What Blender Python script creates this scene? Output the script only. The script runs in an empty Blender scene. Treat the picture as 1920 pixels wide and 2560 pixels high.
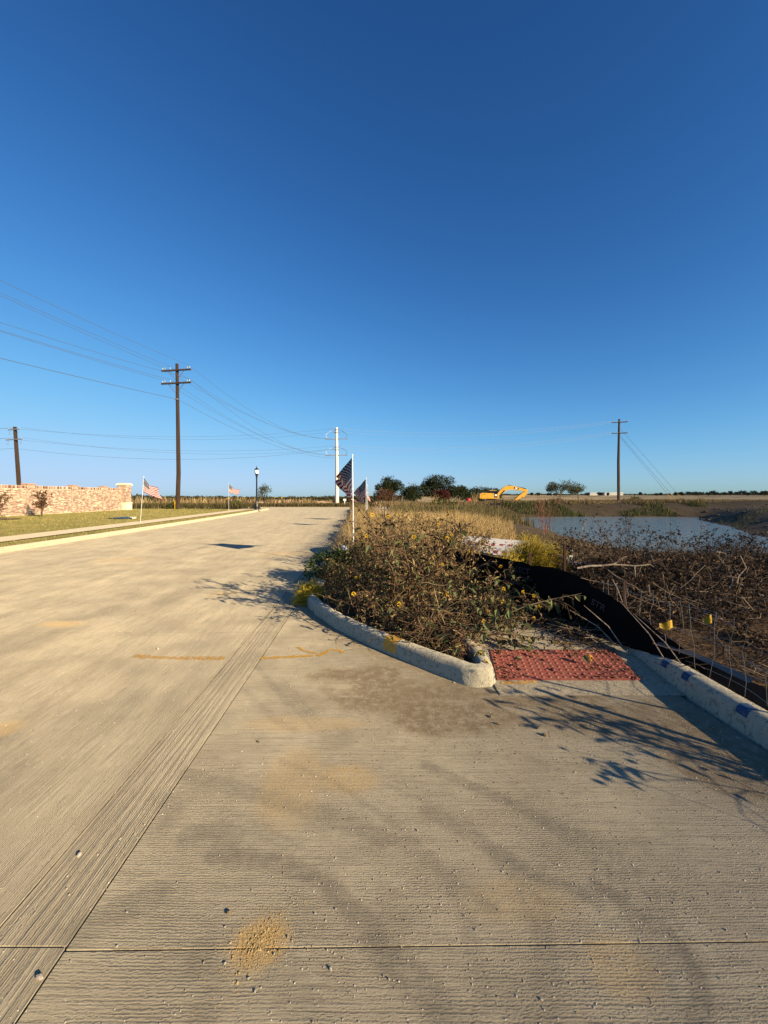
import bpy, math, random
import numpy as np
from mathutils import Vector, Matrix

rng = np.random.default_rng(7)
random.seed(7)
PI = math.pi
scene = bpy.context.scene
COL = scene.collection
EYE, FPX, CX, HY = 1.6, 1000.0, 960.0, 1240.0     # eye height, focal length and horizon of the photograph (survey values)

# ------------------------------------------------------------------ camera, sky, sun, exposure
cam_d = bpy.data.cameras.new('camera')
cam = bpy.data.objects.new('camera', cam_d)
COL.objects.link(cam)
cam.location = (0, 0, EYE)
cam.rotation_euler = (math.radians(90), 0, 0)
cam_d.sensor_fit = 'VERTICAL'
cam_d.sensor_height = 36
cam_d.sensor_width = 27
cam_d.lens = 36 * FPX / 2560
cam_d.shift_y = -40 / 2560
cam_d.clip_start = 0.05
cam_d.clip_end = 9000
scene.camera = cam

SUN_EL, SUN_AZ = math.radians(19.5), math.atan2(0.77, -0.64)   # azimuth clockwise from +Y, toward the sun
sun_dir = Vector((math.sin(SUN_AZ) * math.cos(SUN_EL), math.cos(SUN_AZ) * math.cos(SUN_EL), math.sin(SUN_EL)))
world = bpy.data.worlds.new('World')
scene.world = world
world.use_nodes = True
wn = world.node_tree
wn.nodes.clear()
wo = wn.nodes.new('ShaderNodeOutputWorld')
wb = wn.nodes.new('ShaderNodeBackground')
sky = wn.nodes.new('ShaderNodeTexSky')
sky.sky_type = 'NISHITA'
sky.sun_disc = False
sky.sun_elevation = SUN_EL
sky.sun_rotation = SUN_AZ
sky.altitude = 0
sky.air_density = 0.8
sky.dust_density = 0.5
sky.ozone_density = 2.0
# the camera's tone response, one curve per channel with a soft shoulder, the same over the whole sky
sep = wn.nodes.new('ShaderNodeSeparateColor'); com = wn.nodes.new('ShaderNodeCombineColor')
wn.links.new(sky.outputs[0], sep.inputs[0])
def wmath(op, a, b=None):
    m = wn.nodes.new('ShaderNodeMath'); m.operation = op
    for k, q in enumerate((a, b)):
        if q is None: continue
        if isinstance(q, (int, float)): m.inputs[k].default_value = q
        else: wn.links.new(q, m.inputs[k])
    return m.outputs[0]
for ci, (gain, gam, top) in enumerate(((.0568, 1.6, .54), (.110, 1.5, .70), (.1446, 1.5, .98))):
    x = wmath('MULTIPLY', wmath('POWER', sep.outputs[ci], gam), -gain / top)
    x = wmath('MULTIPLY', wmath('SUBTRACT', 1.0, wmath('EXPONENT', x)), top * 10)
    wn.links.new(x, com.inputs[ci])
wn.links.new(com.outputs[0], wb.inputs[0])
wb.inputs[1].default_value = 0.05
wn.links.new(wb.outputs[0], wo.inputs[0])
sl = bpy.data.lights.new('sun', 'SUN')
sl.energy = 5.0
sl.angle = math.radians(0.5)
sl.color = (1.0, 0.80, 0.51)
sun = bpy.data.objects.new('sun', sl)
sun.rotation_euler = sun_dir.to_track_quat('Z', 'Y').to_euler()
sun.location = (60, -50, 40)
COL.objects.link(sun)
vs = scene.view_settings
vs.view_transform = 'Standard'
vs.look = 'None'
vs.gamma = 1
vs.use_curve_mapping = False
vs.exposure = 1.0

# ------------------------------------------------------------------ mesh helpers
def make_mesh(name, chunks, smooth=False):
    me = bpy.data.meshes.new(name)
    Vs, Ls, Ss, Ms = [], [], [], []
    vo = lo = 0
    for ch in chunks:
        V = np.asarray(ch[0], dtype=np.float32).reshape(-1, 3)
        F = np.asarray(ch[1], dtype=np.int64)
        if F.ndim == 1:
            F = F[None]
        if not len(F):
            continue
        k = F.shape[-1]
        F = F.reshape(-1, k)
        Vs.append(V)
        Ls.append((F + vo).ravel())
        Ss.append(lo + np.arange(len(F)) * k)
        Ms.append(np.full(len(F), ch[2] if len(ch) > 2 else 0, dtype=np.int32) if len(ch) < 4 or ch[3] is None else np.asarray(ch[3], np.int32))
        vo += len(V)
        lo += F.size
    V = np.concatenate(Vs); L = np.concatenate(Ls); S = np.concatenate(Ss); M = np.concatenate(Ms)
    me.vertices.add(len(V)); me.vertices.foreach_set('co', V.ravel())
    me.loops.add(len(L)); me.loops.foreach_set('vertex_index', L.astype(np.int32))
    me.polygons.add(len(S)); me.polygons.foreach_set('loop_start', S.astype(np.int32))
    me.polygons.foreach_set('material_index', M)
    me.polygons.foreach_set('use_smooth', np.full(len(S), bool(smooth)))
    me.update(calc_edges=True)
    return me

def ob(name, chunks, mats, parent=None, loc=None, smooth=False, kind=None, label=None, cat=None, group=None):
    """chunks in world coordinates; the object's origin goes to loc (or its parent's)"""
    if parent is not None:
        o0 = np.array(parent['_w'])
    else:
        o0 = np.array(loc if loc is not None else (0, 0, 0), float)
    off = np.array(loc, float) if (parent is not None and loc is not None) else o0
    ch = [(np.asarray(c[0], float).reshape(-1, 3) - off,) + tuple(c[1:]) for c in chunks]
    me = make_mesh(name, ch, smooth)
    for m in (mats if isinstance(mats, (list, tuple)) else [mats]):
        me.materials.append(m)
    o = bpy.data.objects.new(name, me)
    COL.objects.link(o)
    if parent is not None:
        o.parent = parent
        o.location = off - o0
    else:
        o.location = off
    o['_w'] = [float(q) for q in off]
    tag(o, label, cat, group, kind)
    return o

def tag(o, label=None, cat=None, group=None, kind=None):
    if label: o['label'] = label
    if cat: o['category'] = cat
    if group: o['group'] = group
    if kind: o['kind'] = kind
    return o

def thing(name, loc, label, cat, group=None):
    o = bpy.data.objects.new(name, None)
    o.empty_display_size = 0.2
    COL.objects.link(o)
    o.location = loc
    o['_w'] = [float(q) for q in loc]
    return tag(o, label, cat, group)

def kids(o):
    return [c for c in COL.objects if c.parent == o]

def copy_tree(root, loc, label, rotz=0.0, scale=1.0, group=None):
    r = root.copy(); COL.objects.link(r)
    r.location = loc; r.rotation_euler = (0, 0, rotz); r.scale = (scale,) * 3
    r['label'] = label
    r['_w'] = [float(q) for q in loc]
    if group: r['group'] = group
    for ch in kids(root):
        c = ch.copy(); COL.objects.link(c); c.parent = r
        for g in kids(ch):
            d = g.copy(); COL.objects.link(d); d.parent = c
    return r

def unit(v):
    v = np.asarray(v, float)
    n = np.linalg.norm(v, axis=-1, keepdims=True)
    return v / np.maximum(n, 1e-9)

def box(c, s, rz=0.0, mi=0, R3=None):
    x, y, z = np.array(s, float) / 2
    V = np.array([[-x, -y, -z], [x, -y, -z], [x, y, -z], [-x, y, -z], [-x, -y, z], [x, -y, z], [x, y, z], [-x, y, z]])
    if R3 is not None:
        V = V @ np.array(R3).T
    elif rz:
        ca, sa = math.cos(rz), math.sin(rz)
        V = V @ np.array([[ca, sa, 0], [-sa, ca, 0], [0, 0, 1]])
    return (V + np.array(c, float), np.array([[0, 3, 2, 1], [4, 5, 6, 7], [0, 1, 5, 4], [1, 2, 6, 5], [2, 3, 7, 6], [3, 0, 4, 7]]), mi)

def tubes(P, r, S=3, mi=0):
    """P (N,K,3) polylines, r (N,K) or scalar"""
    P = np.asarray(P, float)
    if P.ndim == 2: P = P[None]
    N, K, _ = P.shape
    r = np.broadcast_to(np.asarray(r, float), (N, K)) if np.ndim(r) != 1 else np.broadcast_to(np.asarray(r, float)[None, :] if len(r) == K else np.asarray(r, float)[:, None], (N, K))
    T = np.empty_like(P)
    T[:, 1:-1] = P[:, 2:] - P[:, :-2]
    T[:, 0] = P[:, 1] - P[:, 0]
    T[:, -1] = P[:, -1] - P[:, -2]
    T = unit(T)
    ref = np.where(np.abs(T[..., 2:3]) > 0.9, np.array([1.0, 0, 0]), np.array([0, 0, 1.0]))
    A = unit(np.cross(T, ref)); B = np.cross(T, A)
    ang = np.arange(S) * 2 * PI / S
    ring = A[:, :, None, :] * np.cos(ang)[:, None] + B[:, :, None, :] * np.sin(ang)[:, None]
    V = P[:, :, None, :] + ring * r[:, :, None, None]
    idx = np.arange(N * K * S).reshape(N, K, S)
    a, b = idx[:, :-1], idx[:, 1:]
    F = np.stack([a, np.roll(a, -1, 2), np.roll(b, -1, 2), b], -1).reshape(-1, 4)
    return (V.reshape(-1, 3), F, mi)

def rod(P, r, S=8, mi=0):
    """one capped tube as two chunks"""
    V, F, _ = tubes(P, r, S)
    K = len(V) // S
    return [(V, F, mi), (V[:S], np.arange(S)[::-1][None], mi), (V[(K - 1) * S:], np.arange(S)[None], mi)]

def lathe(c, prof, S=14, mi=0):
    prof = np.array(prof, float)
    ang = np.arange(S) * 2 * PI / S
    V = np.stack([prof[:, 0:1] * np.cos(ang), prof[:, 0:1] * np.sin(ang), np.repeat(prof[:, 1:2], S, 1)], -1) + np.array(c, float)
    K = len(prof)
    idx = np.arange(K * S).reshape(K, S)
    F = np.stack([idx[:-1], np.roll(idx[:-1], -1, 1), np.roll(idx[1:], -1, 1), idx[1:]], -1).reshape(-1, 4)
    return (V.reshape(-1, 3), F, mi)

def blades(P, h, w, lean=0.35, mi=0, az=None, bend=1.0):
    N = len(P)
    az = rng.uniform(0, 2 * PI, N) if az is None else az
    fa = rng.uniform(0, 2 * PI, N)
    D = np.stack([np.cos(az), np.sin(az), np.zeros(N)], -1)
    W = np.stack([np.cos(fa), np.sin(fa), np.zeros(N)], -1) * (w * 0.5)[:, None]
    l = rng.uniform(0.1, 1, N) * lean
    Z = np.array([0, 0, 1.0])
    p1 = P + Z * (h * 0.55)[:, None] + D * (h * l * 0.35)[:, None]
    p2 = P + Z * (h * (1 - 0.25 * l * bend))[:, None] + D * (h * l * 1.1)[:, None]
    V = np.stack([P - W, P + W, p1 - W * 0.8, p1 + W * 0.8, p2 - W * 0.15, p2 + W * 0.15], 1)
    i = (np.arange(N) * 6)[:, None, None]
    F = np.array([[0, 1, 3, 2], [2, 3, 5, 4]])[None] + i
    return (V.reshape(-1, 3), F.reshape(-1, 4), mi)

def leafs(P, D, L, W, mi=0, droop=0.3, fold=0.25):
    """folded pointed leaves: base P, direction D"""
    N = len(P)
    D = unit(D)
    up = unit(np.array([0, 0, 1.0]) + rng.normal(0, 0.55, (N, 3)))
    S = unit(np.cross(D, up)); U = np.cross(S, D)
    L = np.broadcast_to(L, N)[:, None]; W = np.broadcast_to(W, N)[:, None] * 0.5
    f = U * W * fold * 2
    m = -U * L * droop
    V = np.stack([P, P + D * L * .33 + S * W * .9 + f + m * .1, P + D * L * .68 + S * W * .7 + f + m * .45, P + D * L + m,
                  P + D * L * .68 - S * W * .7 + f + m * .45, P + D * L * .33 - S * W * .9 + f + m * .1], 1)
    i = (np.arange(N) * 6)[:, None, None]
    F = np.array([[0, 1, 2, 3], [0, 3, 4, 5]])[None] + i
    return (V.reshape(-1, 3), F.reshape(-1, 4), mi)

_t = (1 + 5 ** .5) / 2
ICO_V = unit(np.array([[-1, _t, 0], [1, _t, 0], [-1, -_t, 0], [1, -_t, 0], [0, -1, _t], [0, 1, _t], [0, -1, -_t], [0, 1, -_t], [_t, 0, -1], [_t, 0, 1], [-_t, 0, -1], [-_t, 0, 1]]))
ICO_F = np.array([[0, 11, 5], [0, 5, 1], [0, 1, 7], [0, 7, 10], [0, 10, 11], [1, 5, 9], [5, 11, 4], [11, 10, 2], [10, 7, 6], [7, 1, 8], [3, 9, 4], [3, 4, 2], [3, 2, 6], [3, 6, 8], [3, 8, 9], [4, 9, 5], [2, 4, 11], [6, 2, 10], [8, 6, 7], [9, 8, 1]])

def lumps(P, r, flat=0.7, jit=0.25, mi=0):
    N = len(P)
    V = ICO_V[None] * (1 + rng.normal(0, jit, (N, 12, 1)).clip(-.5, .5)) * rng.uniform(.65, 1.25, (N, 1, 3))
    V = V * np.array([1, 1, flat]) * np.broadcast_to(r, N)[:, None, None]
    V = V + np.asarray(P)[:, None, :]
    F = ICO_F[None] + (np.arange(N) * 12)[:, None, None]
    return (V.reshape(-1, 3), F.reshape(-1, 3), mi)

_H = rng.random((256, 256))
def vnoise(x, y, s=1.0):
    x = np.asarray(x, float) * s; y = np.asarray(y, float) * s
    xi = np.floor(x).astype(int); yi = np.floor(y).astype(int)
    fx = x - xi; fy = y - yi
    fx = fx * fx * (3 - 2 * fx); fy = fy * fy * (3 - 2 * fy)
    g = lambda a, b: _H[a % 256, b % 256]
    return (g(xi, yi) * (1 - fx) + g(xi + 1, yi) * fx) * (1 - fy) + (g(xi, yi + 1) * (1 - fx) + g(xi + 1, yi + 1) * fx) * fy
def fbm(x, y, s=1.0, n=4):
    return sum(vnoise(np.asarray(x) + 17 * i, np.asarray(y) - 31 * i, s * 2 ** i) * .5 ** i for i in range(n)) / sum(.5 ** i for i in range(n))
def sstep(a, b, x):
    t = np.clip((np.asarray(x, float) - a) / (b - a), 0, 1)
    return t * t * (3 - 2 * t)
def gpt(px, py, z=0.0):
    """ground point seen at a pixel of the photograph"""
    d = (EYE - z) * FPX / (py - HY)
    return np.array([(px - CX) * d / FPX, d, z])
def dist_poly(X, Y, pts, closed=False):
    pts = np.asarray(pts, float)
    D = np.full(np.shape(X), 1e9)
    n = len(pts)
    for i in range(n if closed else n - 1):
        a, b = pts[i][:2], pts[(i + 1) % n][:2]
        ab = b - a
        t = np.clip(((X - a[0]) * ab[0] + (Y - a[1]) * ab[1]) / max(ab @ ab, 1e-9), 0, 1)
        D = np.minimum(D, np.hypot(X - a[0] - t * ab[0], Y - a[1] - t * ab[1]))
    return D
def inside(X, Y, pts):
    ins = np.zeros(np.shape(X), bool)
    n = len(pts)
    for i in range(n):
        (x1, y1), (x2, y2) = pts[i][:2], pts[(i + 1) % n][:2]
        if y1 == y2: continue
        c = ((y1 > Y) != (y2 > Y)) & (X < (x2 - x1) * (Y - y1) / (y2 - y1) + x1)
        ins ^= c
    return ins

# ------------------------------------------------------------------ materials
class NT:
    def __init__(s, name):
        s.m = bpy.data.materials.new(name); s.m.use_nodes = True
        s.t = s.m.node_tree; s.t.nodes.clear()
        s.out = s.t.nodes.new('ShaderNodeOutputMaterial')
    def n(s, ty, props=None, **ins):
        nd = s.t.nodes.new(ty)
        for k, v in (props or {}).items(): setattr(nd, k, v)
        for k, v in ins.items():
            key = int(k[1:]) if k[0] == 'i' and k[1:].isdigit() else k.replace('_', ' ')
            s.set(nd.inputs[key], v)
        return nd
    def set(s, inp, v):
        if isinstance(v, bpy.types.NodeSocket): s.t.links.new(v, inp)
        elif isinstance(v, bpy.types.Node): s.t.links.new(v.outputs[0], inp)
        else:
            if isinstance(v, (tuple, list)) and len(v) == 3 and inp.type == 'RGBA': v = (*v, 1)
            inp.default_value = v
    def math(s, op, a, b=0.0, c=None):
        nd = s.n('ShaderNodeMath', {'operation': op}, i0=a, i1=b)
        if c is not None: s.set(nd.inputs[2], c)
        return nd.outputs[0]
    def mix(s, f, a, b, mode='MIX'):
        nd = s.n('ShaderNodeMix', {'data_type': 'RGBA', 'blend_type': mode})
        s.set(nd.inputs[0], f); s.set(nd.inputs[6], a); s.set(nd.inputs[7], b)
        return nd.outputs[2]
    def ramp(s, fac, stops, interp='LINEAR'):
        nd = s.n('ShaderNodeValToRGB'); nd.color_ramp.interpolation = interp
        el = nd.color_ramp.elements
        while len(el) < len(stops): el.new(0.5)
        for e, (p, c) in zip(el, stops):
            e.position = p; e.color = (*c, 1) if len(c) == 3 else c
        s.set(nd.inputs[0], fac)
        return nd.outputs[0]
    def noise(s, vec, scale, detail=3, rough=.55, out=0):
        nd = s.n('ShaderNodeTexNoise', None, Scale=scale, Detail=detail, Roughness=rough)
        if vec is not None: s.set(nd.inputs['Vector'], vec)
        return nd.outputs[out]
    def mapping(s, vec, scale=(1, 1, 1), rot=(0, 0, 0)):
        nd = s.n('ShaderNodeMapping', None, Vector=vec)
        nd.inputs['Scale'].default_value = scale; nd.inputs['Rotation'].default_value = rot
        return nd.outputs[0]
    def pos(s):
        return s.n('ShaderNodeNewGeometry').outputs['Position']
    def island(s):
        return s.n('ShaderNodeNewGeometry').outputs['Random Per Island']
    def bsdf(s, color, rough=.8, bump=None, dist=.01, strength=1.0, spec=.3, trans=0.0, metal=0.0):
        b = s.n('ShaderNodeBsdfPrincipled')
        s.set(b.inputs['Base Color'], color); s.set(b.inputs['Roughness'], rough)
        b.inputs['Specular IOR Level'].default_value = spec
        b.inputs['Diffuse Roughness'].default_value = .9 if rough > .84 else .3
        s.set(b.inputs['Metallic'], metal)
        if bump is not None:
            bn = s.n('ShaderNodeBump', None, Height=bump, Distance=dist, Strength=strength)
            s.set(b.inputs['Normal'], bn.outputs[0])
        o = b.outputs[0]
        if trans > 0:
            tr = s.n('ShaderNodeBsdfTranslucent'); s.set(tr.inputs[0], color)
            mx = s.n('ShaderNodeMixShader', None, i0=trans); s.set(mx.inputs[1], o); s.set(mx.inputs[2], tr.outputs[0]); o = mx.outputs[0]
        s.t.links.new(o, s.out.inputs[0])
        return s.m

def m_plain(name, col, rough=.7, var=.25, scale=6, bump=.0, metal=0.0, spec=.3):
    t = NT(name); p = t.n('ShaderNodeTexCoord').outputs['Object']
    nz = t.noise(p, scale, 5)
    c = t.mix(nz, tuple(q * (1 - var) for q in col), tuple(min(1, q * (1 + var)) for q in col))
    return t.bsdf(c, rough, t.noise(p, scale * 8, 3) if bump else None, bump or .01, metal=metal, spec=spec)

def m_island(name, stops, rough=.85, trans=0.0, interp='LINEAR', spec=.15, varscale=0):
    t = NT(name)
    c = t.ramp(t.island(), stops, interp)
    if varscale:
        c = t.mix(t.math('MULTIPLY', t.noise(t.pos(), varscale, 3), .6), c, t.mix(1.0, c, (.45, .42, .38), 'MULTIPLY'))
    return t.bsdf(c, rough, trans=trans, spec=spec)

def m_concrete_slab(name, along):
    """broom-finished road concrete: grooves run along v ('along') or wander across u"""
    t = NT(name)
    uv = t.n('ShaderNodeUVMap', {'uv_map': 'plan'}).outputs[0]
    att = t.n('ShaderNodeVertexColor', {'layer_name': 'wear'}).outputs[0]
    sep = t.n('ShaderNodeSeparateColor', None, Color=att)
    dirt, tyre, sand = sep.outputs[0], sep.outputs[1], sep.outputs[2]
    wob = t.noise(uv, .9, 2, out=1)
    w2 = t.n('ShaderNodeVectorMath', {'operation': 'SCALE'}, i0=t.n('ShaderNodeVectorMath', {'operation': 'SUBTRACT'}, i0=wob, i1=(.5, .5, .5)).outputs[0]); w2.inputs['Scale'].default_value = .012 if along else .045
    wv = t.n('ShaderNodeVectorMath', {'operation': 'ADD'}, i0=uv, i1=w2.outputs[0]).outputs[0]
    s1 = (84, 2.6, 1) if along else (2.2, 88, 1)
    s2 = (230, 14, 1) if along else (14, 220, 1)
    mid0 = t.noise(uv, 1.7, 3, .6)
    g1 = t.noise(t.mapping(wv, s1), 1, 2, .6)
    g2 = t.noise(t.mapping(wv, s2), 1, 2, .6)
    wav = t.n('ShaderNodeTexWave', {'wave_type': 'BANDS', 'bands_direction': 'X' if along else 'Y'}, Vector=wv, Scale=30.0, Distortion=6.5, Detail=4.0)
    wav.inputs['Detail Scale'].default_value = 1.6; wav.inputs['Detail Roughness'].default_value = .7
    wamp = t.ramp(mid0, [(.35, (.05, .05, .05)), (.68, (.34, .34, .34))])
    groove = t.math('ADD', t.math('MULTIPLY', g1, .45), t.math('MULTIPLY', g2, .35))
    groove = t.math('ADD', groove, t.math('MULTIPLY', t.math('SUBTRACT', wav.outputs['Fac'], .5), wamp))
    groove = t.math('ADD', groove, .1)
    gr = t.ramp(groove, [(.38, (0, 0, 0)), (.52, (1, 1, 1))])
    suv = t.mapping(uv, (1.3, .22, 1)) if along else uv
    big = t.noise(suv, .55, 4, .6); mid = t.noise(suv, 2.6, 5, .65); fine = t.noise(uv, 110, 4, .7)
    stk = t.noise(t.mapping(wv, (9, .35, 1) if along else (.6, 7, 1)), 1, 4, .6)
    c = t.ramp(big, [(.3, (.30, .264, .194)), (.5, (.355, .310, .224)), (.7, (.395, .343, .245))])
    c = t.mix(t.ramp(mid, [(.42, (0, 0, 0)), (.75, (.7, .7, .7))]), c, (.225, .192, .138))
    c = t.mix(t.ramp(stk, [(.5, (0, 0, 0)), (.8, (.35, .35, .35))]), c, (.25, .215, .155))
    if along:   # the worn gutter strip: deep parallel scores between two joint edges
        us = t.n('ShaderNodeSeparateXYZ', None, Vector=uv).outputs[0]
        band = t.ramp(t.math('ABSOLUTE', t.math('ADD', us, 1.23)), [(.16, (1, 1, 1)), (.21, (0, 0, 0))])
        sc = t.ramp(t.noise(t.mapping(uv, (46, .5, 1)), 1, 3, .6), [(.42, (1, 1, 1)), (.56, (0, 0, 0))])
        score = t.math('MULTIPLY', band, sc)
        c = t.mix(t.math('MULTIPLY', score, .28), c, (.17, .14, .10))
    pw = t.ramp(t.noise(t.mapping(wv, (7, 2.2, 1)), 1, 6, .75), [(.63, (0, 0, 0)), (.72, (.5, .5, .5))])
    c = t.mix(pw, c, (.46, .415, .33))
    c = t.mix(t.math('MULTIPLY', t.math('SUBTRACT', 1.0, gr), .58), c, (.115, .095, .068))
    dn = t.math('MULTIPLY', dirt, t.ramp(t.noise(uv, 12, 7, .8), [(.36, (.25, .25, .25)), (.55, (1, 1, 1))]))
    dcol = t.mix(t.noise(uv, 35, 5, .7), (.115, .088, .055), (.215, .165, .105))
    c = t.mix(dn, c, dcol)
    sn = t.math('MULTIPLY', sand, t.ramp(t.noise(uv, 22, 5, .7), [(.3, (.3, .3, .3)), (.55, (1, 1, 1))]))
    c = t.mix(sn, c, t.mix(fine, (.33, .215, .08), (.48, .335, .145)))
    tn = t.math('MULTIPLY', tyre, t.ramp(t.noise(t.mapping(uv, (3, 3, 1)), 4, 6, .8), [(.36, (.3, .3, .3)), (.58, (1, 1, 1))]))
    c = t.mix(t.math('MULTIPLY', tn, .58), c, (.095, .085, .07))
    c = t.mix(t.math('MULTIPLY', t.ramp(fine, [(.58, (0, 0, 0)), (.68, (1, 1, 1))]), .45), c, (.14, .115, .085))
    spk = t.noise(uv, 46, 5, .8)
    c = t.mix(t.ramp(spk, [(.64, (0, 0, 0)), (.70, (.75, .75, .75))]), c, (.56, .51, .41))
    c = t.mix(t.ramp(spk, [(.30, (.8, .8, .8)), (.37, (0, 0, 0))]), c, (.12, .10, .075))
    cov = t.math('MAXIMUM', t.math('MULTIPLY', dirt, .8), t.math('MULTIPLY', sand, .9))
    hgt = t.math('ADD', t.math('MULTIPLY', groove, t.math('SUBTRACT', 1.15, cov)), t.math('MULTIPLY', fine, .42))
    hgt = t.math('ADD', hgt, t.math('MULTIPLY', cov, t.math('MULTIPLY', t.noise(uv, 75, 4, .7), .9)))
    if along: hgt = t.math('SUBTRACT', hgt, t.math('MULTIPLY', score, .45))
    return t.bsdf(c, .9, hgt, .0058 if along else .0050, 1.0, spec=.2)

def m_kerb(name, base=(.50, .45, .35)):
    t = NT(name); p = t.pos()
    c = t.mix(t.noise(p, 2.5, 5, .65), tuple(q * .72 for q in base), tuple(q * 1.15 for q in base))
    c = t.mix(t.ramp(t.noise(p, 28, 5, .75), [(.53, (0, 0, 0)), (.62, (.85, .85, .85))]), c, (.19, .16, .115))
    c = t.mix(t.ramp(t.noise(t.mapping(p, (30, 30, 3)), 1, 4, .7), [(.55, (0, 0, 0)), (.72, (.45, .45, .45))]), c, (.24, .21, .165))
    h = t.math('ADD', t.noise(p, 60, 5, .75), t.math('MULTIPLY', t.noise(p, 9, 3), 1.5))
    return t.bsdf(c, .9, h, .010, 1.0, spec=.2)

def m_paint(name, col, lo=.42, hi=.6, scale=40):
    t = NT(name); p = t.pos()
    nz = t.noise(p, scale, 6, .8)
    b = t.n('ShaderNodeBsdfPrincipled', None, Roughness=.8)
    t.set(b.inputs['Base Color'], t.mix(t.noise(p, 90, 3), tuple(q * .7 for q in col), col))
    tr = t.n('ShaderNodeBsdfTransparent')
    mx = t.n('ShaderNodeMixShader', None, i0=t.ramp(nz, [(lo, (0, 0, 0)), (hi, (.9, .9, .9))]))
    t.set(mx.inputs[1], tr.outputs[0]); t.set(mx.inputs[2], b.outputs[0])
    t.t.links.new(mx.outputs[0], t.out.inputs[0])
    return t.m

def m_ground():
    t = NT('ground_soil'); p = t.pos()
    vc = t.n('ShaderNodeVertexColor', {'layer_name': 'soil'}).outputs[0]
    nz = t.noise(p, 1.3, 6, .7); n2 = t.noise(p, 22, 5, .75); n3 = t.noise(p, .09, 5, .6)
    c = t.mix(t.ramp(nz, [(.3, (0, 0, 0)), (.7, (1, 1, 1))]), t.mix(1.0, vc, (.62, .60, .56), 'MULTIPLY'), vc)
    c = t.mix(t.ramp(n2, [(.35, (.8, .8, .8)), (.6, (0, 0, 0))]), c, t.mix(1.0, c, (.5, .46, .42), 'MULTIPLY'))
    c = t.mix(t.ramp(n3, [(.42, (0, 0, 0)), (.62, (.6, .6, .6))]), c, t.mix(1.0, c, (.75, .8, .6), 'MULTIPLY'))
    h = t.math('ADD', t.math('MULTIPLY', nz, 1.2), t.math('MULTIPLY', n2, .35))
    return t.bsdf(c, .95, h, .06, .9, spec=.1)

def m_lawn():
    t = NT('mown_grass'); p = t.pos()
    a = t.noise(t.mapping(p, (1, .45, 1)), 1.1, 6, .7); b = t.noise(p, 30, 5, .8); l = t.noise(t.mapping(p, (.25, 1.4, 1)), 1, 4, .6)
    c = t.ramp(a, [(.3, (.15, .15, .045)), (.5, (.24, .215, .07)), (.7, (.36, .29, .12))])
    c = t.mix(t.ramp(l, [(.4, (0, 0, 0)), (.65, (.7, .7, .7))]), c, (.34, .27, .11))
    c = t.mix(t.ramp(b, [(.35, (.85, .85, .85)), (.62, (0, 0, 0))]), c, t.mix(1.0, c, (.42, .45, .38), 'MULTIPLY'))
    return t.bsdf(c, .95, b, .05, 1.0, spec=.1)

def m_water():
    t = NT('pond_water'); p = t.pos()
    w = t.math('ADD', t.noise(t.mapping(p, (1.2, 2.6, 1)), 1.6, 4, .6), t.math('MULTIPLY', t.noise(t.mapping(p, (1, 2, 1)), 6, 3, .6), .4))
    c = t.mix(t.noise(p, .25, 3), (.12, .185, .22), (.17, .23, .25))
    return t.bsdf(c, .06, w, .16, .8, spec=.9)

def m_bark(name, col, metal=0):
    t = NT(name); p = t.n('ShaderNodeTexCoord').outputs['Object']
    nz = t.noise(t.mapping(p, (14, 14, .8)), 1, 5, .7)
    c = t.ramp(nz, [(.3, tuple(q * .5 for q in col)), (.7, tuple(q * 1.35 for q in col))])
    return t.bsdf(c, .9, nz, .02, .8, spec=.15)

def m_flag():
    """thirteen stripes and a star field, flat print in the cloth's own UV"""
    t = NT('flag_cloth')
    uv = t.n('ShaderNodeUVMap', {'uv_map': 'cloth'}).outputs[0]
    s = t.n('ShaderNodeSeparateXYZ', None, Vector=uv)
    u, v = s.outputs[0], s.outputs[1]
    par = t.math('MODULO', t.math('FLOOR', t.math('MULTIPLY', v, 12.999)), 2.0)
    stripe = t.mix(par, (.24, .008, .016), (.52, .50, .48))
    can = t.math('MULTIPLY', t.math('LESS_THAN', u, .4), t.math('LESS_THAN', v, 7 / 13))
    # staggered star rows: 9 rows, 11 columns of half steps
    cu = t.math('MULTIPLY', u, 12 / .4); cv = t.math('MULTIPLY', v, 10 * 13 / 7)
    ru = t.math('ROUND', cu); rv = t.math('ROUND', cv)
    ok = t.math('COMPARE', t.math('MODULO', t.math('ADD', ru, rv), 2.0), 0.0, .1)
    ok = t.math('MULTIPLY', ok, t.math('MULTIPLY', t.math('GREATER_THAN', ru, .5), t.math('LESS_THAN', ru, 11.5)))
    ok = t.math('MULTIPLY', ok, t.math('MULTIPLY', t.math('GREATER_THAN', rv, .5), t.math('LESS_THAN', rv, 9.5)))
    du = t.math('MULTIPLY', t.math('SUBTRACT', cu, ru), .0633); dv = t.math('MULTIPLY', t.math('SUBTRACT', cv, rv), .0539)
    rr = t.math('SQRT', t.math('ADD', t.math('MULTIPLY', du, du), t.math('MULTIPLY', dv, dv)))
    an = t.math('ARCTAN2', du, t.math('MULTIPLY', dv, -1.0))
    rad = t.math('ADD', .0215, t.math('MULTIPLY', t.math('COSINE', t.math('MULTIPLY', an, 5.0)), .0075))
    star = t.math('MULTIPLY', t.math('LESS_THAN', rr, rad), ok)
    c = t.mix(can, stripe, t.mix(star, (.010, .012, .036), (.56, .54, .52)))
    return t.bsdf(c, .75, trans=.08, spec=.2)

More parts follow.
